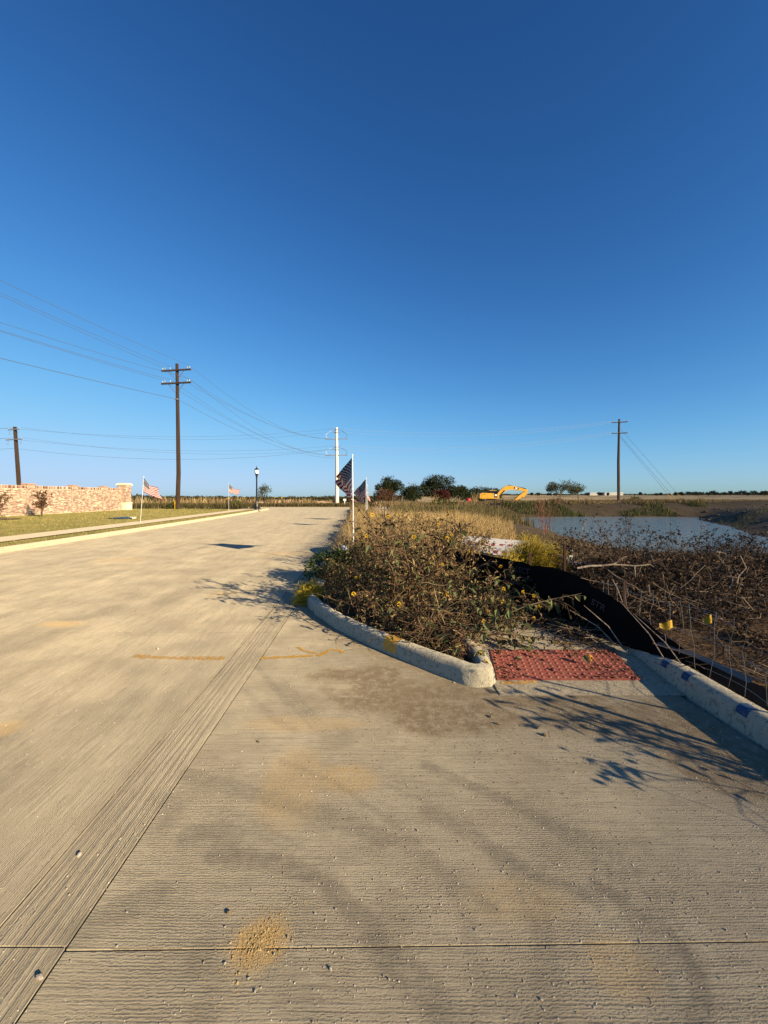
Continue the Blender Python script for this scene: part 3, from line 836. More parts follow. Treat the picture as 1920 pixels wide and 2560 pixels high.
# detectable warning plate
pl = thing('tactile_plate', (1.64, 3.72, .03), 'brick red detectable warning plate with rows of domes set in the ramp', 'tactile paving')
q = [(.975, 3.44), (2.215, 3.44), (2.30, 4.01), (1.065, 4.01)]
top = np.array([(x, y, walk_z(y) + .010) for x, y in q]); bot = top - np.array([0, 0, .03])
ob('plate', [(np.concatenate([top, bot]), np.array([[0, 1, 2, 3], [4, 7, 6, 5], [0, 4, 5, 1], [1, 5, 6, 2], [2, 6, 7, 3], [3, 7, 4, 0]]))], M['tactile'], parent=pl)
P = []
for j in range(9):
    for i in range(20):
        v = (j + .5) / 9; u = (i + .5) / 20
        a = np.array(q[0]) * (1 - u) + np.array(q[1]) * u; b = np.array(q[3]) * (1 - u) + np.array(q[2]) * u
        p = a * (1 - v) + b * v
        P.append((p[0], p[1], walk_z(p[1]) + .0095))
P = np.array(P)
base = lathe((0, 0, 0), [(.0135, 0), (.0115, .0045), (.0085, .0065), (.0001, .0068)], 8)
Vd = (base[0][None] + P[:, None]).reshape(-1, 3); Fd = (base[1][None] + (np.arange(len(P)) * len(base[0]))[:, None, None]).reshape(-1, 4)
ob('domes', [(Vd, Fd)], m_plain('worn_red_domes', (.33, .115, .085), .8, .35, 20), parent=pl, kind='stuff', smooth=True)

# left lawn with its walk
def csheet(c0, c1, y0, y1, z, mat, name, label, cat, dc=.5, dy=.6, hf=None):
    Cg, Yg = np.meshgrid(rngs(c0, c1, dc), rngs(y0, y1, dy))
    X = Cg + Rc(Yg)
    Z = np.full_like(X, z) if hf is None else hf(X, Yg)
    n, m = X.shape; idx = np.arange(n * m).reshape(n, m)
    F = np.stack([idx[:-1, :-1], idx[:-1, 1:], idx[1:, 1:], idx[1:, :-1]], -1).reshape(-1, 4)
    return ob(name, [(np.stack([X, Yg, Z], -1), F)], mat, kind='structure', label=label, cat=cat, smooth=True)
csheet(-34, KL - .15, -4, 44.8, 0, M['lawn'], 'lawn', 'mown yellow green lawn between the brick wall and the street', 'lawn', hf=lawn_z)
csheet(-12.85, -11.5, -4, 46.4, .165, m_kerb('left_walk_concrete', (.42, .36, .265)), 'sidewalk_left', 'straight pale sidewalk across the lawn on the left', 'sidewalk')
ob('mulch_ring', [(np.array([(-23.2 + 1.1 * math.cos(a), 24 + 1.1 * math.sin(a), .23) for a in np.arange(16) * PI / 8]), np.arange(16)[None])], m_plain('brown_mulch', (.10, .065, .045), .95, .4, 12), kind='structure')

N = 26000
yy = 10 + 34 * rng.random(N) ** 1.3; cc = rng.uniform(-26, KL - .2, N); k = ~((cc > -12.95) & (cc < -11.45))
yy, cc = yy[k], cc[k]; X = cc + Rc(yy)
P = np.stack([X, yy, lawn_z(X, yy) - .005], -1)
ob('lawn_grass', [blades(P, rng.uniform(.035, .085, len(P)), yy * .0011, .8)], M['lawnblade'], kind='stuff', label='short mown blades of the left lawn', cat='grass')

# ------------------------------------------------------------------ loose stones on the pavement
pebs = [('A', 1.728, 0, 1900, [(570, 47, 1), (183, 412, 1), (340, 475, 1), (288, 558, 1), (297, 585, 1), (150, 665, 1), (547, 660, 1), (972, 722, 1), (1243, 765, 1.2), (1184, 840, 1), (972, 880, 1.1), (880, 877, 1), (1428, 905, 1.2), (1103, 1000, 1), (1075, 945, 1), (1225, 492, .8), (1088, 565, .8), (765, 530, .8), (623, 280, 1), (1308, 70, .8), (1232, 208, .8), (947, 415, .7), (1362, 665, .9), (1450, 645, 1), (505, 805, .8), (630, 850, .6), (60, 75, .8), (1612, 518, .8), (1253, 1050, .7), (305, 872, .8)]),
        ('B', 1.728, 960, 1900, [(397, 13, 1), (825, 55, .8), (910, 93, .7), (145, 307, 1), (1400, 165, .9), (512, 375, .7), (350, 675, .8), (395, 735, .9), (680, 1037, 1), (20, 948, .8), (1480, 737, .9), (512, 485, .8), (1627, 410, .9), (1405, 580, .8), (630, 558, .7)]),
        ('C', 1.659, 700, 1650, [(722, 95, 1.1), (708, 150, .9), (813, 427, 1), (1227, 467, .9), (95, 482, .9), (528, 518, .8), (570, 708, 1), (922, 775, .7)]),
        ('D', 1.728, 0, 1350, [(683, 472, 1.3), (570, 997, 1), (632, 935, .8), (432, 693, 1), (712, 660, .8), (350, 810, .9), (280, 553, .8), (305, 597, .8), (407, 540, .8), (560, 570, .8), (590, 445, 1), (730, 432, .9), (1200, 552, .8), (1255, 635, .8), (475, 460, .9)])]
pm = []
for i in range(7):
    me = make_mesh('pebble', [lumps(np.zeros((1, 3)), 1.0, .75, .16)]); me.materials.append(M['stone']); pm.append(me)
def stone(p, r, label, name='pebble', group=None, mat=None, i=0):
    me = pm[i % 7]
    if mat is not None:
        me = me.copy(); me.materials[0] = mat
    o = bpy.data.objects.new(name, me); COL.objects.link(o)
    o.location = (p[0], p[1], r * .45); o.scale = (r, r * random.uniform(.7, 1.1), r)
    o.rotation_euler = (0, 0, random.uniform(0, 6.28))
    return tag(o, label, 'stone', group)
k = 0
for nm, s, ox, oy, L in pebs:
    for (a, b, r) in L:
        p = gpt(ox + a / s, oy + b / s)
        stone(p,   .0053 * r * max(1.0, p[1] / 2.4) * random.uniform(.8, 1.15), 'small pale stone lying loose on the concrete pavement', 'pebble', 'loose pale pebbles on the pavement', i=k); k += 1
stone(gpt(172 / 1.728, 1900 + 945 / 1.728), .0135, 'largest white stone lying by the gutter strip at lower left', 'stone', i=1)
stone(gpt(343 / 1.728, 1900 + 412 / 1.728), .0135, 'white stone beside a chalky scuff inside the gutter strip', 'stone', i=3)
stone(gpt(988 / 1.728, 1900 + 662 / 1.728), .011, 'dark brown chip at the top of the sandy patch', 'stone', mat=M['clod'], i=2)
stone(gpt(1118 / 1.728, 1350 + 875 / 1.728), .010, 'small black chip alone right of the gutter strip', 'stone', mat=M['clod'], i=4)
for (a, b, r, lb) in ((875, 238, .016, 'brown clod furthest left in the line of clods before the ramp'), (905, 268, .017, 'second brown clod of the line before the ramp'), (1070, 285, .016, 'third brown clod, nearest to the weed shadow'), (1097, 315, .017, 'dark brown clod at the tip of the weed shadow')):
    stone(gpt(700 + a / 1.659, 1650 + b / 1.659), r, lb, 'clod', mat=M['clod'], i=int(a))
# uncountable fine gravel
N = 9500
gy_ = .9 + 9 * rng.random(N) ** 1.8; gx_ = rng.uniform(-1.1, 1.0, N) * gy_
keep = (gx_ < 2.38) & (gy_ < ycurve(np.clip(gx_, -1.17, .775)) - .02) & ((gx_ < .9) | (gy_ < 3.2)) & (fbm(gx_, gy_, 1.2, 3) + .22 * rng.random(N) > .52)
P = np.stack([gx_, gy_, np.full(N, .0)], -1)[keep]
r = rng.uniform(.0009, .0028, len(P)) * (.7 + gy_[keep] * .28)
P[:, 2] = r * .4
a = rng.uniform(0, 2 * PI, 1700); q = np.abs(rng.normal(0, .075, 1700))
sp = gpt(650, 2350)
P2 = np.stack([sp[0] + q * np.cos(a) * .9 + .3 * q * np.sin(a), sp[1] + q * np.sin(a) * 1.15 + .35 * (vnoise(a * 2, q * 20) - .5) * q, np.zeros(1700)], -1); r2 = rng.uniform(.0007, .0022, 1700) * (1 + 1.2 * (rng.random(1700) > .96)); P2[:, 2] = r2 * .3
N3 = 2600
x3 = rng.normal(1.2, .8, N3); y3 = 3.15 - np.abs(rng.normal(0, .45, N3)); k3 = (x3 < 2.4) & (x3 > -.3) & (y3 < ycurve(np.clip(x3, -1.17, .775)))
P3 = np.stack([x3, y3, np.full(N3, .001)], -1)[k3]; r3 = rng.uniform(.001, .0035, len(P3))
ob('gravel', [lumps(P, r)], M['gravel'], kind='stuff', label='fine loose gravel strewn over the pavement', cat='gravel')
ob('sand_crumbs', [lumps(P2, r2)], m_island('sand_crumbs', [(0, (.26, .18, .08)), (1, (.48, .35, .17))], .95), kind='stuff', label='patch of tan sandy crumbs on the joint at the bottom', cat='sand')
ob('dirt_crumbs', [lumps(P3, r3)], m_island('dirt_crumbs', [(0, (.10, .075, .05)), (1, (.30, .23, .15))], .95), kind='stuff', label='dark dirt crumbs washed out below the ramp', cat='dirt')

# ------------------------------------------------------------------ power poles and lines
def zt(x, y): return float(terrain(np.array([x]), np.array([y]))[0])
def insulator(parent, p, h=.30, name='insulator'):
    h = h * .72
    return ob(name, [lathe(p, [(.025, 0), (.025, h * .3), (.065, h * .35), (.075, h * .62), (.04, h * .7), (.06, h * .78), (.05, h), (.0, h)], 8)], M['glassy'], parent=parent, smooth=True)
def crossarm(parent, c, ax, L, mat, sec=(.13, .16), braces=True, ins=()):
    rz = math.atan2(ax[1], ax[0])
    o = ob('crossarm', [box(c, (L, sec[0], sec[1]), rz)], mat, parent=parent)
    a = np.array([ax[0], ax[1], 0])
    if braces:
        for s in (-1, 1):
            e = np.array(c) + a * s * L * .27 - np.array([0, 0, sec[1] * .5]); b = np.array(c) + a * s * .12 - np.array([0, 0, 1.0])
            m = b * .5 + e * .5
            ob('brace', rod(np.stack([b, m, e]), .025, 5), M['pole_grey'] if mat is not M['steel'] else M['steel'], parent=parent)
    return o
PD = np.array([-12.8, -37.0]) / math.hypot(12.8, 37)      # line direction of the near span
AX1 = np.array([.985, -.17])
AX1 = AX1 / np.linalg.norm(AX1)
# brown pole on the lawn edge
PA = np.array([-22.2, 43.0, .06])
tA = thing('utility_pole', PA, 'tall dark brown wooden power pole with two crossarms at the lawn edge', 'power pole', 'power poles')
ob('shaft', rod([PA + (0, 0, -.1), PA + (.12, 0, 4), PA + (.05, 0, 9), PA + (-.05, 0, 15.75)], [.225, .215, .19, .155], 12), M['pole'], parent=tA, smooth=False)
ATT_A = {}
for lvl, z in (('upper', 15.0), ('lower', 13.62)):
    crossarm(tA, PA + (-.05, -.2, z), AX1, 3.5, M['pole'])
    for k, u in enumerate((-1.62, -1.34, -.7, 1.32, 1.6)):
        p = PA + np.array([-.05 + AX1[0] * u, -.2 + AX1[1] * u, z + .08])
        insulator(tA, p, .34); ATT_A[lvl, k] = p + (0, 0, .33)
ob('clamp', [box(PA + (.0, -.2, 11.9), (.35, .12, .16))], M['steel'], parent=tA)
ATT_A['comm'] = PA + (.12, -.2, 11.9)
# leaning pole behind the brick wall
PC = np.array([-63.6, 70, zt(-63.6, 70)])
tC = thing('utility_pole', PC, 'dark leaning power pole standing behind the brick wall', 'power pole', 'power poles')
topC = np.array([-64.6, 70, 13.7])
ob('shaft', rod([PC - (0, 0, .2), PC * .5 + topC * .5, topC], [.34, .31, .26], 10), M['pole'], parent=tC)
AXC = np.array([.95, -.3]); AXC /= np.linalg.norm(AXC)
ATT_C = {}
for lvl, z, L in (('upper', 13.2, 3.0), ('lower', 11.45, 4.2)):
    c = np.array([-64.5 + .02 * (13.7 - z), 69.7, z])
    crossarm(tC, c, AXC, L, M['steel'], braces=False)
    for k, u in enumerate((-.46 * L, .46 * L)):
        p = c + np.array([AXC[0] * u, AXC[1] * u, .08]); insulator(tC, p, .3); ATT_C[lvl, k] = p + (0, 0, .2)
        ob('jumper_loop', tubes([[p + (0, 0, -.1 - .9 * math.sin(PI * s)) + np.array([AXC[0], AXC[1], 0]) * (-.35 * u / abs(u)) * s for s in np.linspace(0, 1, 7)]], .025, 4)[0:2] and [tubes([[p + np.array([0, 0, -.1 - .9 * math.sin(PI * s)]) - np.array([AXC[0], AXC[1], 0]) * (.5 * u / abs(u)) * s for s in np.linspace(0, 1, 7)]], .02, 4)], M['wire'], parent=tC)
ATT_C['comm'] = np.array([-64.3, 69.7, 9.9])
# white pole at the end of the street
PDp = np.array([-9.4, 80, zt(-9.4, 80)])
tD = thing('utility_pole', PDp, 'stout white power pole standing beyond the end of the street', 'power pole', 'power poles')
ob('shaft', rod([PDp - (0, 0, .3), (-9.42, 80, 8), (-9.5, 80, 15.3)], [.40, .34, .25], 14), M['white_pole'], parent=tD, smooth=False)
ATT_D = {}
for nm, z, zz in (('upper', 14.75, 12.95), ('lower', 11.3, 9.7)):
    for q_ in (0, .55):
        ob('collar', [lathe((-9.47, 80, z - q_), [(.36, 0), (.36, .16), (.28, .16)], 12)], M['steel'], parent=tD)
        for s in (-1, 1):
            p = np.array([-9.47 + .62 * s, 79.95, z - q_ + .1])
            ob('bracket', rod([p + (-.3 * s, 0, -.05), p, p + (.08 * s, 0, .25)], .06, 5), M['steel'], parent=tD)
    ATT_D[nm, 'L0'] = (-10.1, 79.95, z + .3); ATT_D[nm, 'L1'] = (-10.1, 79.95, z - .3)
    ATT_D[nm, 'R0'] = (-8.85, 79.95, z + .3); ATT_D[nm, 'R1'] = (-8.85, 79.95, z - .3)
    for s in (-1, 1):
        ob('side_arm', [box((-9.47 + s * 1.25, 79.8, zz + .03 * s), (2.0, .12, .14), 0)], M['steel'], parent=tD)
        ob('jumper_loop', [tubes([[np.array([-9.47 + s * (1.75 + .75 * math.sin(PI * v) - .8 * (1 - v)), 79.8, zz + .15 + (z - zz - .3) * (1 - v)]) for v in np.linspace(0, 1, 9)]], .035, 4)], M['wire_pale'] if s < 0 else M['wire'], parent=tD)
        insulator(tD, np.array([-9.47 + s * 2.2, 79.8, zz + .08]), .35)
for k in range(5):
    ATT_D['arm', k] = (-11.7 + .25 * k, 79.7, 13.0) ; ATT_D['arml', k] = (-11.7 + .25 * k, 79.7, 9.75)
# right pole with guys
PE = np.array([44.0, 75, zt(44, 75)])
tE = thing('utility_pole', PE, 'slim brown power pole in the field right of the pond', 'power pole', 'power poles')
ob('shaft', rod([PE - (0, 0, .3), (43.95, 75, 8), (44.1, 75, 16)], [.27, .24, .17], 10), M['pole_grey'], parent=tE)
AXE = np.array([.94, -.34]); AXE /= np.linalg.norm(AXE)
ATT_E = {}
for lvl, z in (('upper', 15.4), ('lower', 13.35)):
    c = np.array([44.05, 74.8, z])
    crossarm(tE, c, AXE, 2.6, M['pole_grey'], braces=False)
    for k, u in enumerate((-1.2, 1.2)):
        p = c + np.array([AXE[0] * u, AXE[1] * u, .08]); insulator(tE, p, .3); ATT_E[lvl, k] = p + (0, 0, .2)
for gx0, gx1, gz in ((44.3, 54.4, 12.6), (44.3, 55.1, 12.9), (44.3, 56.4, 14.2)):
    a, b = np.array([gx0, 75, gz]), np.array([gx1, 74.5, zt(gx1, 74.5)])
    ob('guy_wire', [tubes([[a, (a + b) / 2, b]], .02, 4)], M['wire'], parent=tE)
    d = (a - b) / np.linalg.norm(a - b)
    ob('guy_guard', rod([b, b + d * 2.6], .05, 6), M['byel'], parent=tE)
# poles that lie outside the frame carry on the lines
def hidden_pole(p, h, label, arms):
    t = thing('utility_pole', p, label, 'power pole', 'power poles')
    ob('shaft', rod([np.array(p), np.array(p) + (0, 0, h)], [.22, .16], 10), M['pole'], parent=t)
    for z in arms: crossarm(t, np.array(p) + (0, -.2, z), AX1, 3.5, M['pole'])
PB = np.array([PA[0] + PD[0] * 45, PA[1] + PD[1] * 45, .1])
hidden_pole(PB, 20.6, 'brown power pole beyond the left edge of the view', (19.6, 14.4))

def wire(a, b, sag, r, label, mat='wire', group=None):
    a, b = np.array(a, float), np.array(b, float)
    t = np.linspace(0, 1, 26)[:, None]
    P = a + (b - a) * t; P[:, 2:] -= sag * 4 * t * (1 - t)
    o = ob('power_line', [tubes(P, r, 4)], M[mat], loc=a, label=label, cat='power line', group=group)
    return o
pos = ['outermost left', 'second from left', 'third from left', 'second from right', 'outermost right']
for lvl, zb in (('upper', 19.9), ('lower', 14.5)):
    for k in (0, 2, 4) if lvl == 'upper' else (0, 2, 4):
        a = ATT_A[lvl, k]; u = (-1.62, -1.34, -.7, 1.32, 1.6)[k]
        b = PB + np.array([AX1[0] * u, AX1[1] * u, zb])
        wire(a, b, .5 + .12 * k, .014, f'thin line running left from the {lvl} crossarm of the brown pole, {pos[k]} insulator', group='lines left of the brown pole')
        wire(a, (-11.7 + .3 * k, 79.7, 13.05 if lvl == 'upper' else 9.8), 1.6 + .15 * k, .014, f'thin line running right to the white pole from the {lvl} crossarm, {pos[k]} insulator', group='lines between brown and white pole')
wire(ATT_A['comm'], PB + (0, 0, 11.4), .5, .02, 'lowest single line running left from the clamp on the brown pole', group='lines left of the brown pole')
wire(ATT_A['comm'], (-9.9, 79.8, 9.2), 1.5, .016, 'lowest single line running right from the clamp on the brown pole', group='lines between brown and white pole')
for lvl in ('upper', 'lower'):
    for k in (0, 1):
        n_ = ('back', 'front')[k]
        wire(ATT_C[lvl, k], ATT_D[lvl, f'L{k}'], 1.55 + .3 * k, .014, f'long line from the leaning pole to the white pole, {lvl} arm, {n_} wire', group='lines across the far end of the street')
        wire(ATT_C[lvl, k], (-110, 72 - 3 * k, (12.5 if lvl == 'upper' else 10.6)), .4, .014, f'line leaving the leaning pole toward the left edge, {lvl} arm, {n_} wire', group='lines left of the leaning pole')
        wire(ATT_D[lvl, f'R{k}'], ATT_E[lvl, k], 1.5 + .3 * k, .014, f'long line from the white pole to the slim right pole, {lvl} arm, {n_} wire', 'wire_glint', group='lines across the pond side')
wire(ATT_C['comm'], (-9.9, 79.9, 11.0), 2.0, .018, 'lowest long line from the leaning pole to the white pole', group='lines across the far end of the street')
wire(ATT_C['comm'], (-110, 71, 8.8), .3, .02, 'lowest line leaving the leaning pole toward the left edge', group='lines left of the leaning pole')

# ------------------------------------------------------------------ street lamp
LP = np.array([-13.05, 41.0, .13])
tl = thing('street_lamp', LP, 'black street lamp with frosted acorn lantern near the far kerb', 'street lamp')
ob('footing', [box(LP + (0, 0, .02), (.75, .75, .12))], M['walk'], parent=tl)
ob('base', [lathe(LP + (0, 0, .08), [(.26, 0), (.26, .08), (.20, .14), (.19, .45), (.13, .62), (.12, .8), (.09, .9)], 12)], M['black'], parent=tl, smooth=True)
ob('shaft', [lathe(LP + (0, 0, .9), [(.085, 0), (.065, 2.35), (.09, 2.38), (.09, 2.46), (.055, 2.5)], 12)], M['black'], parent=tl, smooth=True)
ob('lantern_cup', [lathe(LP + (0, 0, 3.38), [(.05, 0), (.11, .08), (.09, .16), (.17, .3), (.19, .36), (.0, .36)], 12)], M['black'], parent=tl, smooth=True)
ob('globe', [lathe(LP + (0, 0, 3.74), [(.15, 0), (.21, .12), (.22, .26), (.19, .4), (.14, .48), (.0, .48)], 14)], M['globe'], parent=tl, smooth=True)
ob('lantern_cap', [lathe(LP + (0, 0, 4.14), [(.22, 0), (.2, .07), (.12, .16), (.05, .22), (.03, .30), (.045, .33), (.015, .40), (0, .42)], 12)], M['black'], parent=tl, smooth=True)

# ------------------------------------------------------------------ flags
def flag(base, h, hoist, label, seed, f_top=(-.38, 1.0, -.50), f_bot=(-.02, 1.2, -.24), bulge=.17, rim=0.0):
    r_ = np.random.default_rng(seed)
    t = thing('flag', base, label, 'flag', 'flags along the street')
    b = np.array(base, float)
    ob('pole', rod([b - (0, 0, .15), b + (rim * .5, 0, h * .5), b + (rim, 0, h)], [.011, .0105, .0095], 8), M['pvc'], parent=t)
    ob('finial', [lathe(b + (rim, 0, h), [(.012, 0), (.02, .015), (.0, .05)], 8)], M['pvc'], parent=t)
    nu, nv = 44, 27
    u, v = np.meshgrid(np.linspace(0, 1, nu), np.linspace(0, 1, nv))
    h0 = b + (rim, 0, h - .04)
    ft, fb = np.array(f_top), np.array(f_bot)
    f = ft[None, None] * (1 - v[..., None]) + fb[None, None] * v[..., None]
    P = h0 + np.stack([0 * v - .015, 0 * v, -hoist * v], -1) + f * u[..., None]
    ph = r_.uniform(0, 6)
    wav = np.sin(u * 9.5 + v * 3.2 + ph) * .075 * u + np.sin(u * 17 - v * 5 + ph * 2) * .03 * u
    P[..., 0] += -bulge * np.sin(PI * u * .9) * (1 - .75 * v) + wav * .9
    P[..., 1] += wav * .4
    P[..., 2] += -.10 * np.sin(PI * u) * (1 - v) + .04 * np.sin(u * 9 + ph) * u
    idx = np.arange(nu * nv).reshape(nv, nu)
    F = np.stack([idx[:-1, :-1], idx[1:, :-1], idx[1:, 1:], idx[:-1, 1:]], -1).reshape(-1, 4)
    o = ob('cloth', [(P.reshape(-1, 3), F)], M['flag'], parent=t, smooth=True)
    uvl = o.data.uv_layers.new(name='cloth')
    li = np.empty(len(o.data.loops), np.int32); o.data.loops.foreach_get('vertex_index', li)
    uvl.data.foreach_set('uv', np.stack([u.ravel(), v.ravel()], -1)[li].astype(np.float32).ravel())
    for zz in (.06, hoist - .06):
        ob('clip', [lathe(b + (rim, 0, h - .04 - zz), [(.017, 0), (.02, .01), (.017, .025)], 8)], M['steel'], parent=t)
    return t
flag((-.68, 9.0, .08), 2.42, .78, 'nearest striped flag on a white pole rising from the weeds', 3, rim=-.03)
flag((-.86, 19.2, .1), 2.35, .8, 'middle flag of the row receding along the weedy verge', 5, f_top=(-.62, .95, -.75), f_bot=(-.15, 1.1, -.45), bulge=.16)
flag((-1.02, 24.6, .1), 2.2, .8, 'farthest flag on the verge, half hidden behind the middle one', 8, f_top=(.05, 1.0, -.5), f_bot=(.2, 1.1, -.3), bulge=.05)
flag((-13.35, 21.9, .15), 2.5, .8, 'striped flag on a leaning white pole on the left grass strip', 11, (.42, .95, -.62), (.36, 1.05, -.4), .1, rim=.2)
flag((-14.75, 38.0, .2), 2.62, .85, 'distant flag on a white pole by the left sidewalk near the lamp', 14, (.75, .85, -.6), (.7, .95, -.25), .1)

# ------------------------------------------------------------------ brick wall
W0, W1 = np.array([-26.2, 17.0]), np.array([-26.5, 40.5])
wl = np.linalg.norm(W1 - W0); wu = (W1 - W0) / wl; wnrm = np.array([wu[1], -wu[0]])
wall = thing('brick_wall', (-26.2, 29, .15), 'long mottled red and cream brick wall along the lawn', 'brick wall')
wz = 2.38
def bricks(o2, u2, n2, L, z0, z1, bl=.192, bh=.054, pl_=.215, ph_=.077, proud=.012, soldier=False):
    """brick faces proud of a mortar face: origin, direction, normal in plan"""
    out = []
    nr = int((z1 - z0) / ph_)
    for r in range(nr):
        off = (r % 2) * .5 * pl_ if not soldier else 0
        s = np.arange(-off, L, pl_)
        for a in s:
            a0, a1 = max(a, 0) + .004, min(a + bl, L) - .001
            if a1 - a0 > .02: out.append((a0, a1, z0 + r * ph_, z0 + r * ph_ + bh))
    A = np.array(out)
    jz = rng.normal(0, .003, len(A)); d = proud + rng.uniform(-.004, .006, len(A))
    def pt(a, z, dd): return np.stack([o2[0] + u2[0] * a + n2[0] * dd, o2[1] + u2[1] * a + n2[1] * dd, z], -1)
    V = np.stack([pt(A[:, 0], A[:, 2] + jz, 0 * d - .01), pt(A[:, 1], A[:, 2] + jz, 0 * d - .01), pt(A[:, 1], A[:, 3] + jz, 0 * d - .01), pt(A[:, 0], A[:, 3] + jz, 0 * d - .01),
                  pt(A[:, 0], A[:, 2] + jz, d), pt(A[:, 1], A[:, 2] + jz, d), pt(A[:, 1], A[:, 3] + jz, d), pt(A[:, 0], A[:, 3] + jz, d)], 1)
    F = np.array([[4, 5, 6, 7], [0, 1, 5, 4], [1, 2, 6, 5], [2, 3, 7, 6], [3, 0, 4, 7]])[None] + (np.arange(len(A)) * 8)[:, None, None]
    return (V.reshape(-1, 3), F.reshape(-1, 4), 0)
ang = math.atan2(wu[1], wu[0])
mid = (W0 + W1) / 2
ob('mortar_core', [box((mid[0] - wnrm[0] * .12, mid[1] - wnrm[1] * .12, wz / 2), (wl, .24, wz), ang)], M['mortar'], parent=wall)
ob('bricks', [bricks(W0, wu, wnrm, wl, .20, wz - .235), bricks(W0 - wnrm * .0, wu, wnrm, wl, wz - .215, wz - .01, bl=.064, bh=.20, pl_=.076, ph_=.205, proud=.03)], M['bricks'], parent=wall, kind='stuff')
ob('base_course', [box((mid[0] + wnrm[0] * .02, mid[1] + wnrm[1] * .02, .12), (wl, .12, .2), ang)], M['limestone'], parent=wall)
for s_ in (4.0, 8.4, 12.8, 17.1, 20.9):
    c = W0 + wu * s_
    ps = .62
    pil = ob('pilaster', [box((c[0] - wnrm[0] * .10, c[1] - wnrm[1] * .10, 1.23), (ps, .44, 2.46), ang)], M['mortar'], parent=wall, loc=(c[0], c[1], 0))
    ch = [bricks(c - wu * ps / 2 + wnrm * .12, wu, wnrm, ps, .2, 2.46)]
    ch.append(bricks(c - wu * ps / 2 - wnrm * .32, wnrm, -wu, .44, 2.36, 2.46)); ch.append(bricks(c - wu * ps / 2 - wnrm * .32 , wnrm, -wu, .44, .2, 2.34))
    bo = ob('bricks', ch, M['bricks'], parent=pil, kind='stuff')
    ob('pilaster_cap', [box((c[0] - wnrm[0] * .1, c[1] - wnrm[1] * .1, 2.50), (ps + .1, .54, .075), ang)], M['bricks'], parent=pil)
ec = thing('brick_column', (-26.5, 41.0, .15), 'taller brick end column with cream stone cap and plinth', 'column')
cs_ = .86
c = np.array([-26.55, 40.9])
ob('core', [box((c[0], c[1], 1.35), (cs_, cs_, 2.7), 0)], M['mortar'], parent=ec)
ob('bricks', [bricks(c + (.43, -.43), np.array([0, 1.]), np.array([1., 0]), .86, .95, 2.66), bricks(c + (-.43, -.43), np.array([1., 0]), np.array([0, -1.]), .86, .95, 2.66)], M['bricks'], parent=ec, kind='stuff')
ob('stone_cap', [box((c[0], c[1], 2.76), (1.06, 1.06, .14)), box((c[0], c[1], 2.86), (.92, .92, .08))], M['limestone'], parent=ec)
ob('stone_plinth', [box((c[0], c[1], .5), (.98, .98, .76)), box((c[0], c[1], .92), (1.06, 1.06, .09))], M['limestone'], parent=ec)
up = thing('utility_pad', (-16.6, 25.6, .16), 'low pale concrete utility pad lying flat in the lawn', 'utility pad')
ob('slab', [box((-16.6, 25.6, .19), (1.0, .8, .09))], M['limestone'], parent=up)
ob('lid', [box((-16.62, 25.6, .242), (.6, .5, .02))], M['pvc'], parent=up)

# ------------------------------------------------------------------ plants: generators
def curve_branch(p, d, L, K=6, wob=.25, droop=.15, r_=None):
    r_ = r_ or rng
    P = [np.array(p, float)]; d = unit(d)
    st = L / (K - 1)
    for i in range(K - 1):
        d = unit(d + r_.normal(0, wob, 3) * .5 + np.array([0, 0, -droop * .5]))
        P.append(P[-1] + d * st)
    return np.array(P)

def branches(base, h, spread, n_main, n_sub, lean=(0, 0), seed=0, wob=.28, droop=.12, K=6, r0=.008, sub_len=.4, low=.25):
    """main stems then side shoots; returns polylines, radii, leaf points with directions, tips"""
    r_ = np.random.default_rng(seed)
    PL, RR, LP_, LD, TP = [], [], [], [], []
    for i in range(n_main):
        az = r_.uniform(0, 2 * PI); sp = spread * r_.uniform(.15, 1)
        d = np.array([math.cos(az) * sp + lean[0], math.sin(az) * sp + lean[1], h * r_.uniform(.75, 1.05)])
        L = np.linalg.norm(d) * 1.03
        P = curve_branch(np.array(base) + np.array([math.cos(az), math.sin(az), 0]) * r_.uniform(0, .05), d, L, K, wob, droop, r_)
        P[:, 2] = np.maximum(P[:, 2], base[2] + .015)
        PL.append(P); RR.append(np.linspace(r0 * r_.uniform(.7, 1.2), r0 * .3, K)); TP.append(P[-1])
        for j in range(n_sub):
            s = r_.uniform(low, .97); k = min(int(s * (K - 1)), K - 2); f = s * (K - 1) - k
            q = P[k] * (1 - f) + P[k + 1] * f
            dd = unit(P[k + 1] - P[k]) * .6 + unit(np.append(r_.normal(0, 1, 2), r_.uniform(-.1, .8)))
            B = curve_branch(q, dd, sub_len * r_.uniform(.45, 1.15) * (1.15 - .5 * s), K, wob * 1.2, droop * 1.3, r_)
            B[:, 2] = np.maximum(B[:, 2], base[2] + .015)
            PL.append(B); RR.append(np.linspace(r0 * .42, r0 * .16, K)); TP.append(B[-1])
    return np.array(PL), np.array(RR), np.array(TP), r_
def leafpts(PL, n, r_, lo=.15):
    i = r_.integers(0, len(PL), n); s = r_.uniform(lo, 1, n) * (PL.shape[1] - 1)
    k = np.minimum(s.astype(int), PL.shape[1] - 2); f = (s - k)[:, None]
    P = PL[i, k] * (1 - f) + PL[i, k + 1] * f
    D = unit(PL[i, k + 1] - PL[i, k]) * .5 + r_.normal(0, .8, (n, 3)) + np.array([0, 0, -.1])
    return P, D

